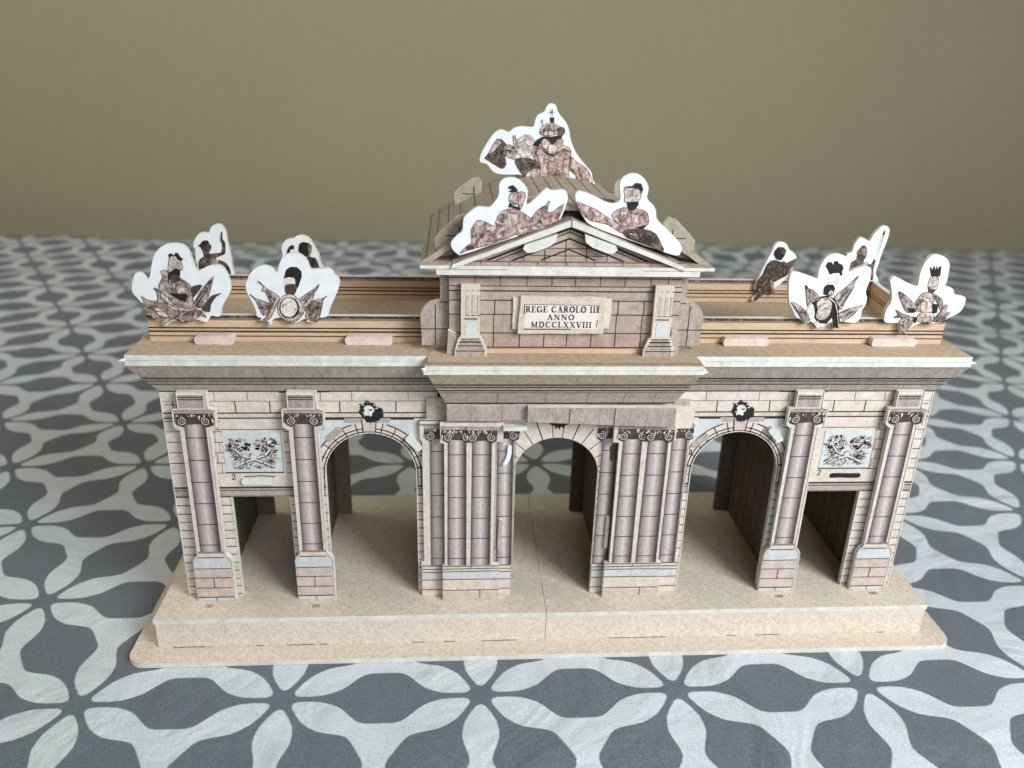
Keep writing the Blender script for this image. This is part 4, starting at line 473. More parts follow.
def column(cx, y, tilt=0, seed=0, shm=0):
    K = lambda a, z: (cx+a+tilt*(z-PZ), z)
    prof = [K(-.73, PZ-.004), K(.73, PZ-.004), K(.74, 3.3), K(.68, 3.46), K(.52, 3.62), K(.52, 8.86), K(.74, 8.93), K(.76, 9.62), K(.53, 9.68), K(.52, 10.32), K(-.5, 10.32), K(-.5, 9.68), K(-.72, 9.64), K(-.73, 8.98), K(-.52, 8.84), K(-.52, 3.62), K(-.66, 3.46), K(-.73, 3.3)]
    m = MB(); m.xz(rough(prof, .008, .7), y, y+.2, 'stone_print', 'white_board'); m.rect(*K(-.5, 3.62), *K(.52, 8.9), y, 'white_board' if shm else 'stone_print', 1)
    for L_ in (prof[1:10], prof[10:]): m.stroke([(a-(.015 if a > cx else -.015), z) for a, z in L_], .035, y, 'white_board', 7)
    m.box(cx-.3, cx+.3, y+.2, F0, 2.2, 9.5, 'white_board', 'white_board'); c = m.build('column', ROOT)
    sub(lambda m: shaft(m, K(-.37, 9)[0], K(.37, 9)[0], K(-.4, 3.7)[0], K(.38, 3.7)[0], 9.12, 3.74, y, 'shaft_mauve', 6), 'shaft', c)
    sub(lambda m: capital(m, K(0, 9.2)[0], 8.97, 9.64, .68, y, seed), 'capital', c)
    def blk(m):
        a, b = K(-.48, 9.7)[0], K(.4, 9.7)[0]; m.rect(a, 9.7, b, 10.3, y, 'stone_mauve', 2); m.rect(a, 10.2, b, 10.3, y, 'engraved_pale', 3); m.stroke([(a, 10.12), (b, 10.12)], .035, y, 'ink_line', 4); m.stroke([(a, 10.03), (b, 10.03)], .03, y, 'ink_line', 4)
    sub(blk, 'entablature_block', c)
    def ped(m):
        a, b = K(-.7, 2.5)[0], K(.64, 2.5)[0]
        m.rect(a, PZ+.02, b, 3.5, y, 'stone_pink', 2); m.decal([(a, 3.0), (b, 3.0), (b, 3.32), (b-.2, 3.48), (a+.14, 3.48), (a, 3.32)], y, 'blue_grey_print', 3)
        m.rect(a, PZ+.01, b, PZ+.16, y, 'blue_grey_print', 3); m.decal([(a+.14, 3.5), (b-.2, 3.5), (b-.25, 3.72), (a+.24, 3.72)], y, 'stone_print', 3)
        m.stroke([(a+.18, 3.5), (b-.2, 3.5)], .04, y, 'ink_line', 4); m.stroke([(a+.24, 3.73), (b-.2, 3.73)], .08, y, 'ink_soft', 4)
        for z, ww in ((3.0, .025), (2.58, .025), (2.12, .025), (PZ+.18, .035)): m.stroke([(a, z), (b, z)], ww, y, 'ink_line', 4)
        mid = (a+b)/2; m.stroke([(mid, 2.58), (mid-.01, 2.12)], .025, y, 'ink_line', 4); m.stroke([(mid, PZ+.18), (mid+.02, PZ+.03)], .025, y, 'ink_line', 4)
    sub(ped, 'pedestal', c)
column(-12.97, 1.95, 0.004, 1); column(-9.15, 1.95, -0.002, 2); column(9.22, 1.95, 0.002, 3); column(13.05, 1.95, 0.0, 4)
# level-1 single columns beside the centre arch and outside the paired ones
for cxt, cxb, hwt, hwb, sd in ((-4.36, -4.36, .32, .34, 5), (-1.93, -1.88, .3, .3, 6), (1.97, 1.93, .3, .3, 7), (4.57, 4.6, .3, .32, 8)):
    m = MB(); m.rect(min(cxt, cxb)-.36, 2.9, max(cxt, cxb)+.36, 9.0, Y1, 'stone_grey', 1); c = m.build('engaged_column', ROOT)
    sub(lambda m: shaft(m, cxt-hwt, cxt+hwt, cxb-hwb, cxb+hwb, 8.5, 2.92, Y1, 'shaft_grey', 6), 'shaft', c)
    sub(lambda m: capital(m, cxt, 8.3, 8.97, .52, Y1, sd), 'capital', c)
for s in (-1, 1):
    a, b = sorted((s*1.62, s*5.05)); m = MB(); m.rect(a, PZ+.01, b, 2.9, Y1, 'stone_print', 3); m.rect(a, 2.25, b, 2.6, Y1, 'blue_grey_print', 4)
    for z in (2.9, 2.75, 2.6, 2.25, 1.8): m.stroke([(a, z), (b, z)], .028, Y1, 'ink_line', 5)
    m.build('wall_plinth', ROOT)
# level-2 paired columns
Y2 = 1.72
for s, xs in ((-1, ((-4.06, -3.34), (-3.18, -2.42))), (1, ((2.34, 3.1), (3.27, 4.08)))):
    x0, x1 = (-4.26, -2.05) if s < 0 else (2.06, 4.3); xl, xr = xs[0][0]-.1, xs[1][1]+.1
    m = MB(); m.xz(rough([(x0, PZ), (x1, PZ), (x1, 3.12), (xr, 3.14), (xr, 8.42), (x1+.02, 8.45), (x1+.02, 9.2), (x0-.05, 9.2), (x0-.05, 8.4), (xl, 8.38), (xl, 3.14), (x0, 3.12)], .007, .7), Y2, Y2+.2, 'stone_print', 'white_board')
    m.box(x0+.3, x1-.3, Y2+.2, Y1, 1.9, 8.8, 'white_board', 'white_board')
    m.stroke([(xl+.01, 3.2), (xl+.01, 8.36)], .03, Y2, 'white_board', 1); c = m.build('paired_column_panel', ROOT)
    for k, (a, b) in enumerate(xs):
        sub(lambda m: shaft(m, a+.03, b-.02, a, b, 8.5, 3.14, Y2, 'shaft_grey', 6), 'shaft', c)
        sub(lambda m: capital(m, (a+b)/2, 8.42, 9.08, .56, Y2-.06*k, 20+k+s), 'capital', c)
    def ped(m):
        m.rect(x0+.02, PZ+.01, x1-.02, 3.1, Y2, 'stone_print', 1); m.rect(x0+.02, PZ+.01, x1-.02, 1.9, Y2, 'stone_pink', 2); m.rect(x0+.02, 2.5, x1-.02, 2.85, Y2, 'blue_grey_print', 2)
        for z in (3.1, 2.97, 2.85, 2.5, 1.98): m.stroke([(x0+.02, z), (x1-.02, z+random.uniform(-.02, .02))], .028, Y2, 'ink_line', 3)
        m.stroke([((x0+x1)/2, 3.1), ((x0+x1)/2, 2.97)], .02, Y2, 'ink_line', 3); m.stroke([(x0+(x1-x0)*.66, 1.98), (x0+(x1-x0)*.66, 1.6)], .025, Y2, 'ink_line', 3)
    sub(ped, 'pedestal', c)
# small white locking tabs caught between the cards
m = MB(); m.xz([(-2.02, 7.42), (-1.9, 7.36), (-1.76, 7.6), (-1.7, 7.85), (-1.7, 8.15), (-1.84, 8.18), (-1.85, 7.9), (-1.9, 7.66)], Y1-.16, Y1-.002, 'white_face', 'white_board'); m.build('locking_tab', ROOT)
m = MB(); m.xz([(-2.14, 3.7), (-2.02, 3.62), (-1.98, 5.0), (-2.1, 5.05)], Y1-.12, Y1-.002, 'stone_grey', 'white_board'); m.build('locking_tab', ROOT)
m = MB(); m.xz([(2.02, 3.7), (2.14, 3.72), (2.16, 5.1), (2.04, 5.12)], Y1-.16, Y1-.002, 'stone_grey', 'white_board'); m.build('locking_tab', ROOT)
m = MB(); m.xz(rough([(2.0, 7.5), (2.12, 7.45), (2.2, 8.1), (2.08, 8.2), (1.96, 8.05)], .01, .2), Y1-.04, Y1-.002, 'shaft_grey', 'ink_dark'); m.build('locking_tab', ROOT)
# ---- centre frieze slabs under the cornice
def slab(L, y, t, mat, joints=(), nm='frieze_slab', tilt=0):
    m = MB(); zt = max(z for _, z in L); fn = lambda p, d: (p[0], d-tilt*(p[1]-zt), p[1])
    m.prism([rough(L, .008, .5)], fn, y, y+t, mat, 'white_board')
    for x, z0, z1 in joints: m.stroke([(x, z0), (x+.01, z1)], .025, 0, 'ink_line', 2, lambda p: (p[0], y-.01-tilt*(p[1]-zt), p[1]))
    return m.build(nm, ROOT)
slab([(-4.06, 9.34), (-2.12, 9.32), (-2.12, 9.93), (-4.06, 9.95)], 1.6, .12, 'stone_mauve')
slab([(-2.1, 9.34), (-1.22, 9.36), (-1.22, 9.95), (-2.1, 9.93)], 1.62, .12, 'stone_mauve')
slab([(-1.2, 9.4), (4.12, 9.16), (4.12, 9.92), (-1.2, 9.95)], 1.36, .3, 'stone_mauve', ((.28, 9.36, 9.9), (1.9, 9.28, 9.9)), tilt=0)
slab([(4.14, 8.85), (4.92, 8.87), (5.0, 9.7), (4.2, 9.72)], 1.9, .14, 'stone_print')
m = MB(); m.box(-2.05, -1.2, 1.45, 1.75, 9.0, 9.14, 'white_board', 'white_board'); m.build('locking_tab', ROOT)
# ---- cornices
CZ0, CZ1, CZ2 = 10.2, 11.4, 11.78; CY0 = 1.64; CYB = 9.07
m = MB(); m.frustum((-14.1, 14.1, F0-.012, RB+.2), (-14.9, 14.9, CY0+.05, CYB-.05), CZ0, CZ1, 'stone_grey', 'kraft_tan')
def slope_fn(s_): # face parameter (x along, t up the slope) on the front cove
    return lambda p: (p[0], (F0-.012)+(CY0+.05-F0+.012)*p[1]-.008, CZ0+(CZ1-CZ0)*p[1]-.004)
fn = slope_fn(0); lim = lambda t: 14.1+.8*t
def cl(t, w, mat='ink_line'): m.stroke([(-lim(t)+.01, t), (lim(t)-.01, t)], w, 0, mat, 1, fn)
m.flat([[(-lim(.31), .31), (lim(.31), .31), (lim(1), 1), (-lim(1), 1)]], 'stone_mauve', lambda p: (fn(p)[0], fn(p)[1]+.003, fn(p)[2]))
cl(.53, .05, 'ink_black'); cl(.46, .022); cl(.40, .022); cl(.3, .03); cl(.02, .03)
for x in (-13.0, -10.2, -9.4, -7.2, 7.6, 9.3, 12.6): m.stroke([(x, .04), (x, .28)], .015, 0, 'ink_soft', 1, fn)
for s in (-1, 1):   # same mouldings on the short ends
    for t, w_ in ((.53, .05), (.46, .03), (.40, .02), (.3, .03)):
        x = s*(14.1+.8*t+.008); z = CZ0+1.2*t; m.face([(x, F0-.57*t, z), (x, RB+.2+.57*t, z), (x+s*w_*.67*.5, RB+.2+.57*t, z+w_*.5), (x+s*w_*.67*.5, F0-.57*t, z+w_*.5)], 'ink_line')
m.build('cornice_cove', ROOT)
m = MB(); L = rough([(-14.87, CY0), (14.87, CY0), (14.87, CYB), (-14.87, CYB)], .015, .7); m.xy(L, CZ1, CZ1+.185, 'kraft_tan', 'white_board'); m.xy([(a*.9993, b+.012) for a, b in rough([(-14.87, CY0), (14.87, CY0), (14.87, CYB), (-14.87, CYB)], .012, .9)], CZ1+.19, CZ2, 'kraft_tan', 'white_board')
for x0, z0, dx in ((-14.87, CZ1+.25, -.22), (14.87, CZ1+.22, .24)):   # torn fibres at the corners
    for k in range(5): a = random.uniform(-.06, .1); m.face([(x0-dx*.2, CY0+.02, z0+a), (x0+dx*random.uniform(.4, 1), CY0-.03, z0+a-.04), (x0-dx*.1, CY0, z0+a-.05)], 'white_face')
m.build('cornice_slab', ROOT)
m = MB(); m.frustum((-4.08, 4.08, 1.66, 2.24), (-4.72, 4.72, .86, 2.24), 9.97, 11.41, 'stone_grey', 'kraft_tan')
fn = lambda p: (p[0], 1.66-.8*p[1]-.008, 9.97+1.44*p[1]-.004)
lim = lambda t: 4.08+.64*t
m.flat([[(-lim(.66), .66), (lim(.66), .66), (lim(1), 1), (-lim(1), 1)]], 'kraft_tan', lambda p: (fn(p)[0], fn(p)[1]+.003, fn(p)[2]))
for t, w_, mt in ((.66, .04, 'ink_black'), (.58, .025, 'ink_line'), (.47, .025, 'ink_line'), (.40, .02, 'ink_soft'), (.03, .03, 'ink_line')): m.stroke([(-lim(t)+.01, t), (lim(t)-.01, t)], w_, 0, mt, 1, fn)
for x in (-2.3, -.6, .9, 2.2, 3.3): m.stroke([(x, .04), (x+.03, .4)], .018, 0, 'ink_soft', 1, fn)
m.build('centre_cornice_cove', ROOT)
m = MB(); m.xy(rough([(-4.78, .81), (4.78, .81), (4.78, 3.0), (-4.78, 3.0)], .012, .6), 11.415, 11.57, 'kraft_tan', 'white_board'); m.xy(rough([(-4.78, .83), (4.78, .83), (4.78, 3.0), (-4.78, 3.0)], .015, .5), 11.573, 11.72, 'kraft_tan', 'white_board')
m.xy([(-4.7, 1.0), (4.7, 1.0), (4.7, 2.9), (-4.7, 2.9)], 11.722, 11.79, 'kraft_tan', 'ink_soft')
for x0, dx in ((4.78, .2), (-4.78, -.16)):
    for k in range(6): a = random.uniform(-.15, .1); m.face([(x0-dx*.2, .83, 11.6+a), (x0+dx*random.uniform(.3, 1), .8, 11.56+a), (x0-dx*.1, .81, 11.53+a)], 'white_face')
m.build('centre_cornice_slab', ROOT)
# ---- parapet
PX, PY0, PY1, PZT = 14.46, 3.09, 8.63, 12.75
def parapet(y0, y1, face_y, up):
    m = MB(); L = rough([(-PX, CZ2), (PX, CZ2), (PX, PZT), (-PX, PZT)], .006, 1.0); m.xz(L, y0, y1, 'parapet_print', 'white_board')
    for z, w_, mt in ((PZT-.06, .1, 'ink_brown'), (PZT-.15, .07, 'ink_soft'), (12.28, .05, 'ink_black'), (12.15, .07, 'ink_dark'), (11.98, .045, 'ink_dark')):
        m.stroke([(-PX, z), (PX, z)], w_, face_y, mt, 1)
    return m
parapet(PY0, PY0+.2, PY0, 1).build('parapet_front', ROOT)
parapet(PY1-.2, PY1, PY1-.2, 1).build('parapet_back', ROOT)
for s in (-1, 1):
    m = MB(); n = 10; 
    for i in range(n):      # end walls bow inwards a little
        y0 = PY0+.2+(PY1-PY0-.4)*i/n; y1 = PY0+.2+(PY1-PY0-.4)*(i+1)/n; bo = lambda y: .28*sin(pi*(y-PY0)/(PY1-PY0))
        xa, xb = s*(PX-.02-bo(y0)), s*(PX-.02-bo(y1)); t = -s*.2
        m.face([(xa, y0, CZ2), (xb, y1, CZ2), (xb, y1, PZT), (xa, y0, PZT)], 'parapet_print'); m.face([(xa+t, y0, CZ2), (xb+t, y1, CZ2), (xb+t, y1, PZT), (xa+t, y0, PZT)], 'parapet_print'); m.face([(xa, y0, PZT), (xb, y1, PZT), (xb+t, y1, PZT), (xa+t, y0, PZT)], 'white_board')
        for z, w_ in ((12.26, .035), (12.12, .05)): m.face([(xa+t*1.04, y0, z), (xb+t*1.04, y1, z), (xb+t*1.04, y1, z+w_), (xa+t*1.04, y0, z+w_)], 'ink_dark')
    m.build('parapet_end', ROOT)
for x0, x1 in ((-12.85, -11.5), (-7.65, -6.0), (6.0, 7.7), (11.6, 13.3)):
    m = MB(); m.xz(rough(rrect(x0, CZ2, x1, CZ2+.3, .1, 3), .015, .25), PY0-.34, PY0-.005, 'stone_print', 'stone_print'); m.build('parapet_tab', ROOT)
# ---- attic block
AY = 1.88
m = MB(); m.box(-3.95, 3.95, AY+.06, AY+.2, 11.79, 12.0, 'parapet_print', 'parapet_print')
m.box(-4.6, 4.6, 2.45, 2.55, 11.79, 12.0, 'stone_grey', 'stone_grey'); m.build('attic_footing', ROOT)
m = MB(); m.xz(rough([(-3.97, 12.0), (4.02, 12.02), (3.97, 14.7), (-3.97, 14.7)], .006, .8), AY, AY+.2, 'stone_rose', 'white_board')
for z, w_ in ((14.5, .02), (14.22, .025), (14.05, .05), (13.72, .03), (13.22, .03), (12.55, .03), (12.03, .03)): m.stroke([(-3.95, z), (3.97, z)], w_, AY, 'ink_line', 1)
m.rect(-3.95, 13.78, 3.97, 13.98, AY, 'stone_mauve', 1)
for i, x in enumerate((-3.3, -2.45, -1.55, -.7, .1, .95, 1.8, 2.7, 3.3)):
    m.stroke([(x, 12.03), (x+.01, 12.55)], .025, AY, 'ink_line', 2); m.stroke([(x+.03, 13.22), (x+.03, 13.72)], .025, AY, 'ink_line', 2); m.stroke([(x, 12.55), (x, 13.22)], .02, AY, 'ink_line', 2); m.stroke([(x+.2, 14.22), (x+.2, 14.7)], .02, AY, 'ink_line', 2)
m.build('attic_wall', ROOT)
m = MB()
for s in (-1, 1): a, b = sorted((s*3.75, s*3.95)); m.yz([(2.6, 11.8), (8.8, 11.8), (8.8, 14.68), (2.6, 14.68)], a, b, 'stone_rose')
m.xz([(-3.95, 11.8), (3.95, 11.8), (3.95, 14.68), (-3.95, 14.68)], 8.8, 9.0, 'stone_rose'); m.build('attic_body', ROOT)
for s in (-1, 1):
    L = [(3.9, 11.98), (4.93, 11.98), (4.93, 12.4), (4.97, 12.95)]+[(4.97-.69*(1-cos(radians(a))), 13.0+.62*sin(radians(a))) for a in (20, 40, 60, 80)]+[(4.28, 13.62), (4.28, 14.7), (3.9, 14.7)]
    m = MB(); L = [(s*a, b) for a, b in L]; m.xz(L, 2.2, 2.4, 'stone_mauve', 'stone_print')
    m.stroke([(s*3.9, 12.58), (s*4.94, 12.58)], .03, 2.2, 'ink_line', 1); m.stroke([(s*4.45, 12.0), (s*4.45, 13.45)], .03, 2.2, 'ink_line', 1); m.stroke([(s*3.9, 13.55), (s*4.28, 13.55)], .03, 2.2, 'ink_line', 1); m.build('attic_shoulder', ROOT)
    # side pilaster stub and front pilaster
    a, b = sorted((s*3.72, s*4.06)); m = MB(); m.xz(rough([(a, 11.8), (b, 11.8), (b, 12.55), (a+.05, 12.7)], .01, .3), AY-.12, AY-.002, 'stone_grey'); m.build('attic_side_pilaster', ROOT)
    K = (lambda v: v) if s < 0 else (lambda v: -v)
    x0, x1 = (-3.57, -2.93) if s < 0 else (3.02, 3.66); b0, b1 = (-3.78, -2.68) if s < 0 else (2.78, 3.84); Y = 1.62
    m = MB(); m.xz(rough([(b0, 11.76), (b1, 11.76), (b1, 12.05), (x1+.05, 12.48), (x1, 12.5), (x1, 14.34), (x0, 14.34), (x0, 12.5), (x0-.1, 12.42), (b0, 12.0)], .006, .5), Y, Y+.2, 'stone_print'); m.box(x0+.1, x1-.1, Y+.2, AY, 12, 14.2, 'white_board')
    c = m.build('attic_pilaster', ROOT)
    def pil(m):
        m.rect(x0+.08, 13.05, x1-.06, 14.28, Y, 'kraft_print', 1)
        for k in range(3):
            xx = x0+.16+k*.19; m.decal([(xx+.05+.04*cos(t), 14.13+.04*sin(t)) for t in range(6)], Y, 'ink_soft', 2); m.decal([(xx+.05+.02*cos(t), 14.13+.02*sin(t)) for t in range(6)], Y, 'engraved_pale', 3)
            m.rect(xx, 13.3, xx+.1, 13.95, Y, 'stone_grey', 2); m.rect(xx+.04, 13.3, xx+.08, 13.93, Y, 'kraft_print', 3); m.stroke([(xx-.01, 13.26), (xx+.12, 13.26)], .02, Y, 'ink_line', 3)
        m.stroke([(x0+.12, 13.14), (x1-.1, 13.14)], .04, Y, 'ink_line', 3)
    sub(pil, 'fluted_panel', c)
    def nich(m): m.rect(x0+.14, 12.52, x1-.12, 13.02, Y, 'pale_blue_print', 2)
    sub(nich, 'niche_panel', c)
    def base(m):
        m.decal([(b0+.04, 11.78), (b1-.05, 11.78), (b1-.08, 12.05), (x1-.02, 12.4), (x0+.02, 12.4), (b0+.06, 12.05)], Y, 'stone_mauve', 1)
        for z, w_, f in ((12.42, .03, 0), (12.31, .05, .03), (12.17, .035, .08), (11.98, .03, .15)): m.stroke([(x0-f*1.2, z), (x1+f*1.2, z)], w_, Y, 'ink_black', 2)
    sub(base, 'pilaster_base', c)
# ---- inscription
m = MB(); m.xz(rough([(-1.8, 12.72), (1.55, 12.76), (1.58, 13.8), (-1.82, 13.84)], .02, .35), 1.8, 1.875, 'stone_print', 'pale_blue_print'); c = m.build('inscription_plaque', ROOT)
def ins(m):
    L = [(-1.62, 12.6), (1.33, 12.6), (1.36, 13.9), (-1.56, 13.92)]; m.xz(rough(L, .018, .3), 1.68, 1.8, 'kraft_print', 'white_board')
    m.rect(-1.4, 12.78, 1.14, 13.64, 1.68, 'text_ground', 1)
    m.stroke([(-1.42, 13.64), (1.14, 13.62)], .02, 1.68, 'ink_dark', 2); m.stroke([(-1.42, 12.76), (.2, 12.77)], .03, 1.68, 'ink_line', 2); m.stroke([(-1.42, 13.64), (-1.42, 13.3)], .02, 1.68, 'ink_line', 2); m.stroke([(1.12, 13.62), (1.12, 13.36)], .02, 1.68, 'ink_line', 2); m.stroke([(1.1, 13.1), (1.08, 12.85)], .025, 1.68, 'ink_line', 2)
sub(ins, 'text_board', c)
for ws_, tx_, tz_, th_, tw_ in (('REGE CAROLO III', -.13, 13.37, .21, 2.5), ('ANNO', -.17, 13.1, .19, .95), ('MDCCLXXVIII', -.14, 12.83, .2, 2.1)):
    sub(lambda m: text(m, ws_, tx_, tz_, th_, lambda p: (p[0], 1.664, p[1]), tw_), 'text_line', c)
# ---- pediment
m = MB(); m.xy(rough([(-4.38, 1.42), (4.42, 1.42), (4.42, 3.2), (-4.38, 3.2)], .01, .5), 14.71, 14.885, 'stone_rose', 'white_board')
for z in (.0,): m.stroke([(-2.1, 14.885), (-1.95, 14.9), (2.3, 14.9), (2.5, 14.885)], .02, 1.42, 'white_face', 1)
m.build('pediment_cornice', ROOT)
m = MB(); m.xz([(-4.25, 14.89), (4.3, 14.89), (3.9, 15.13), (-3.85, 15.13)], 1.62, 1.74, 'stone_rose', 'stone_rose')
for i in range(9): x = -3.9+i*.95; m.stroke([(x, 14.89), (x+.02, 15.12)], .022, 1.62, 'ink_line', 1)
m.stroke([(-3.9, 15.12), (3.9, 15.12)], .02, 1.62, 'ink_line', 1); m.build('pediment_base_band', ROOT)
m = MB(); TY = 1.78; m.xz([(-3.75, 14.9), (3.8, 14.9), (0, 16.4)], TY, TY+.1, 'stone_rose', 'stone_rose')
for a, z, w_ in ((-3.3, 16.22, .07), (-3.1, 16.1, .03), (-2.6, 15.88, .06), (-.9, 15.52, .05)):
    m.stroke([(a, z-abs(a)*.405), (0, z), (-a, z-abs(a)*.405)], w_, TY, 'ink_black' if w_ > .04 else 'ink_line', 1)
for x in (-1.5, -.8, -.1, .6, 1.3): m.stroke([(x, 15.13), (x, 15.85-abs(x)*.4)], .025, TY, 'ink_line', 1)
for z in (15.3, 15.55): m.stroke([(-(16.3-z)*1.8+.5, z), ((16.3-z)*1.8-.5, z)], .02, TY, 'ink_line', 1)
m.build('tympanum', ROOT)
for s in (-1, 1):
    m = MB(); m.xz(rough([(s*3.86, 15.05), (s*.02, 16.56), (s*.02, 16.34), (s*3.9, 14.9)] if s > 0 else [(s*3.86, 15.05), (s*3.9, 14.9), (s*.02, 16.34), (s*.02, 16.56)], .008, .35), 1.42, 2.7, 'white_board', 'stone_mauve'); m.build('raking_cornice', ROOT)
    L = [(s*a, b) for a, b in ((.45, 16.1), (1.5, 15.74), (1.56, 15.6), (1.42, 15.48), (1.2, 15.5), (.72, 15.68), (.5, 15.84))]; m = MB(); m.xz(L, 1.38, 1.6, 'white_board', 'white_board'); m.build('locking_tab', ROOT)
# ---- vaulted roof
ROOFP = [(4.9, 15.0), (4.25, 15.42), (3.33, 15.94), (2.03, 16.58), (.95, 16.84), (0, 16.9)]
prof = [(-a, b) for a, b in ROOFP]+[(a, b) for a, b in ROOFP[-2::-1]]
m = MB(); RY0, RY1 = 2.05, 9.9; inner = [(a*.97, b-.14) for a, b in prof]; L = prof+inner[::-1]; m.xz(L, RY0, RY1, 'roof_print', 'roof_print')
for i in range(len(prof)-1):
    (xa, za), (xb, zb) = prof[i], prof[i+1]; nx, nz = -(zb-za), (xb-xa); d = math.hypot(nx, nz); nx, nz = nx/d*.008, nz/d*.008
    for k in range(2):
        t = (k+.5)/2; x, z = xa+(xb-xa)*t+nx, za+(zb-za)*t+nz; dx, dz = (xb-xa)/d*.014, (zb-za)/d*.014
        m.face([(x-dx, RY0, z-dz), (x+dx, RY0, z+dz), (x+dx, RY1, z+dz), (x-dx, RY1, z-dz)], 'ink_line')
    for k in range(26):
        y = RY0+.15+k*.3; m.face([(xa+nx, y, za+nz), (xb+nx, y, zb+nz), (xb+nx, y+.012, zb+nz), (xa+nx, y+.012, za+nz)], 'ink_soft')
m.build('roof', ROOT)
m = MB(); m.xy(rough([(-4.92, 1.5), (4.92, 1.5), (4.92, 10.0), (-4.92, 10.0)], .01, .7), 14.89, 15.0, 'roof_print', 'white_board'); m.build('eaves_board', ROOT)
m = MB(); m.xz([(a*.96, b-.16) for a, b in prof], 2.75, 2.85, 'inner_print', 'inner_print'); m.build('roof_gable', ROOT); m = MB(); m.xz([(a*.96, b-.16) for a, b in prof], 9.6, 9.7, 'stone_rose', 'stone_rose'); m.build('roof_gable', ROOT)
for y, L in ((2.6, [(.72, 16.4), (1.6, 16.3), (1.62, 16.98), (1.5, 17.05), (.8, 17.1), (.72, 17.0)]), (2.5, [(3.3, 15.3), (4.42, 15.0), (4.45, 15.7), (4.2, 15.98), (3.75, 16.4), (3.45, 16.5), (3.3, 16.3)]), (8.6, [(2.7, 16.1), (3.75, 15.5), (3.82, 16.2), (3.6, 16.42), (3.1, 16.78), (2.85, 16.84), (2.7, 16.65)])):
    for s in (-1, 1):
        m = MB(); P = [(s*a, b) for a, b in L]; m.xz(P, y, y+.16, 'roof_print', 'stone_print'); cx = sum(p[0] for p in P)/len(P); zm = min(p[1] for p in P)*.35+max(p[1] for p in P)*.65
        m.stroke([(cx-.26, zm-.2), (cx+.26, zm-.2)], .03, y, 'ink_line', 1); m.stroke([(cx-s*.2, zm-.6), (cx-s*.2, zm+.1)], .03, y, 'ink_line', 1); m.build('roof_tab', ROOT)

# ================================================================ cut-out statues
LAB = dict(
 plumed=('white-edged trophy cut-out with spread feathers, leftmost on the front parapet', 'front'),
 drum=('trophy cut-out with round pale shield under a bushy dark plume, on the front parapet', 'front'),
 rosette=('trophy cut-out with lobed black plume above a draped grey shield, on the front parapet', 'front'),
 crowned=('trophy cut-out with spiky black crown plume, rightmost on the front parapet', 'front'),
 trophy_crest=('large coat-of-arms cut-out with a small black cross, standing on the roof top', None),
 reclining_helmet=('reclining pink figure cut-out with dark crest, on the left pediment slope', 'ped'),
 reclining_cap=('reclining pink figure cut-out with dark beard and cap, on the right pediment slope', 'ped'),
 raised_arm=('dark child figure cut-out raising one arm, leftmost on the back parapet', 'back'),
 curly=('dark round-headed figure cut-out on the back parapet, behind the round shield trophy', 'back'),
 cloaked=('dark cloaked figure cut-out with dangling leg, on the back parapet beside the roof', 'back'),
 spear=('dark helmeted figure cut-out holding a tall spear, rightmost on the back parapet', 'back'))
GR = dict(front='trophy cut-outs along the front parapet', back='figure cut-outs along the back parapet', ped='reclining cut-outs on the pediment')
def smooth(L, n=3):
    out = []; N = len(L)
    for i in range(N):
        p0, p1, p2, p3 = L[i-1], L[i], L[(i+1) % N], L[(i+2) % N]
        for k in range(n):
            t = k/n; out.append(tuple(.5*((2*p1[j])+(-p0[j]+p2[j])*t+(2*p0[j]-5*p1[j]+4*p2[j]-p3[j])*t*t+(-p0[j]+3*p1[j]-3*p2[j]+p3[j])*t*t*t) for j in (0, 1)))
    return out
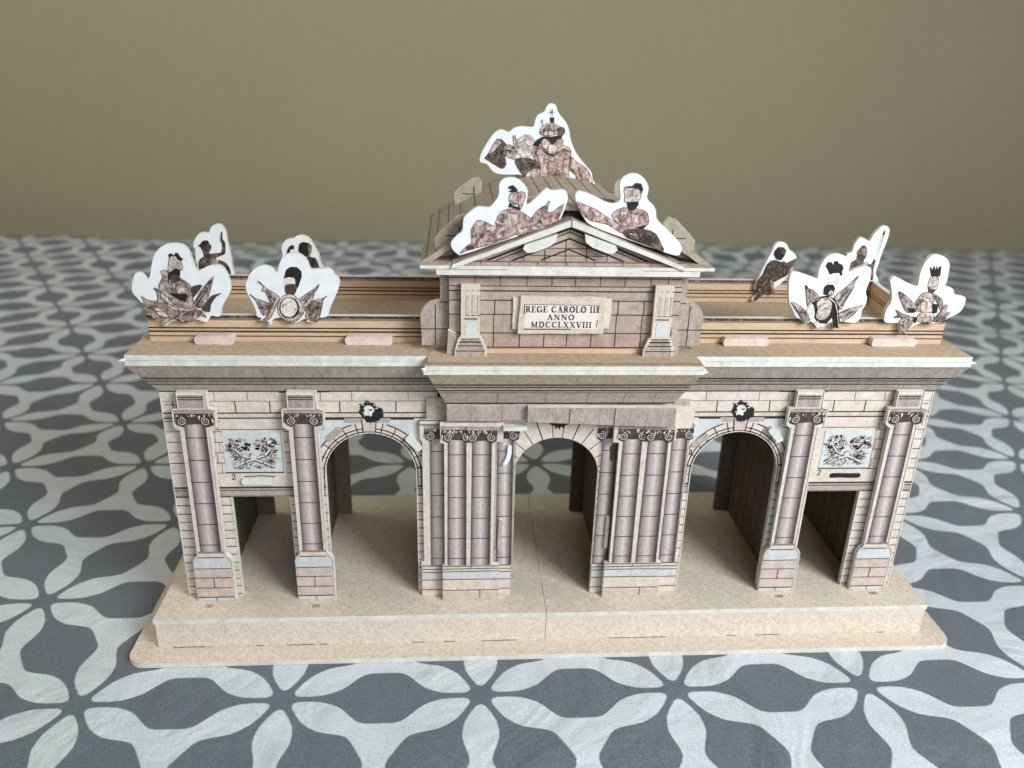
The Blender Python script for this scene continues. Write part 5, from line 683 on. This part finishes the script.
def inside(p, L):
    c = False; j = len(L)-1
    for i in range(len(L)):
        if (L[i][1] > p[1]) != (L[j][1] > p[1]) and p[0] < (L[j][0]-L[i][0])*(p[1]-L[i][1])/(L[j][1]-L[i][1])+L[i][0]: c = not c
        j = i
    return c
for name, (cx, y, cz, outl, shapes, strokes) in ART.items():
    th = .19; O = (cx, y, cz); T = lambda L: [(a+cx, b+cz) for a, b in L]; OUT = smooth(T(outl), 3)
    m = MB(); m.xz(OUT, y, y+th, 'white_face', 'white_board'); o = m.build('statue_cutout', None, O); o['_o'] = O
    lab, g = LAB[name]; tag(o, lab, 'statue cut-out', GR.get(g))
    m = MB(); R_ = random.Random(name); px = .0135
    for i, (tone, P) in enumerate(shapes):
        P = T(P); m.decal(P if tone == 'k' else smooth(P, 2), y, TONE[tone], 1+i*.5)
        Q = P if tone == 'k' else smooth(P, 2)
        if tone in 'mlpb': m.stroke(Q+Q[:1], .02, y, 'ink_dark', 1.3+i*.5)
        if tone in 'mlpbd':      # engraving strokes that follow a common fold direction
            xs_, zs_ = [p[0] for p in P], [p[1] for p in P]; ar = (max(xs_)-min(xs_))*(max(zs_)-min(zs_)); ang = R_.uniform(.6, 2.4)
            for k in range(int(ar*34)+3):
                a = (R_.uniform(min(xs_), max(xs_)), R_.uniform(min(zs_), max(zs_))); l = R_.uniform(.05, .2); an = ang+R_.uniform(-.5, .5)
                b = (a[0]+l*cos(an), a[1]+l*sin(an)); mid = ((a[0]+b[0])/2+R_.uniform(-.02, .02), (a[1]+b[1])/2)
                if inside(a, P) and inside(b, P): m.stroke([a, mid, b], R_.uniform(.012, .03), y, R_.choice({'m': ['ink_dark', 'ink_dark', 'engraved_light'], 'l': ['ink_soft', 'ink_dark', 'engraved_pale'], 'p': ['ink_dark', 'ink_soft', 'engraved_pale', 'engraved_pale'], 'b': ['ink_black', 'ink_soft'], 'd': ['ink_black', 'ink_soft']}[tone]), 9+i*.2, taper=True)
    for i, (tone, w_, P) in enumerate(strokes):
        m.stroke(T(P), w_*(.0046 if y < 4 else .0052)*(.55 if name in ('raised_arm',) else 1), y, TONE[tone], 14, taper=True)
    m.build('printed_figure', o, O)
for o in list(S.objects):
    if '_o' in o.keys(): del o['_o']
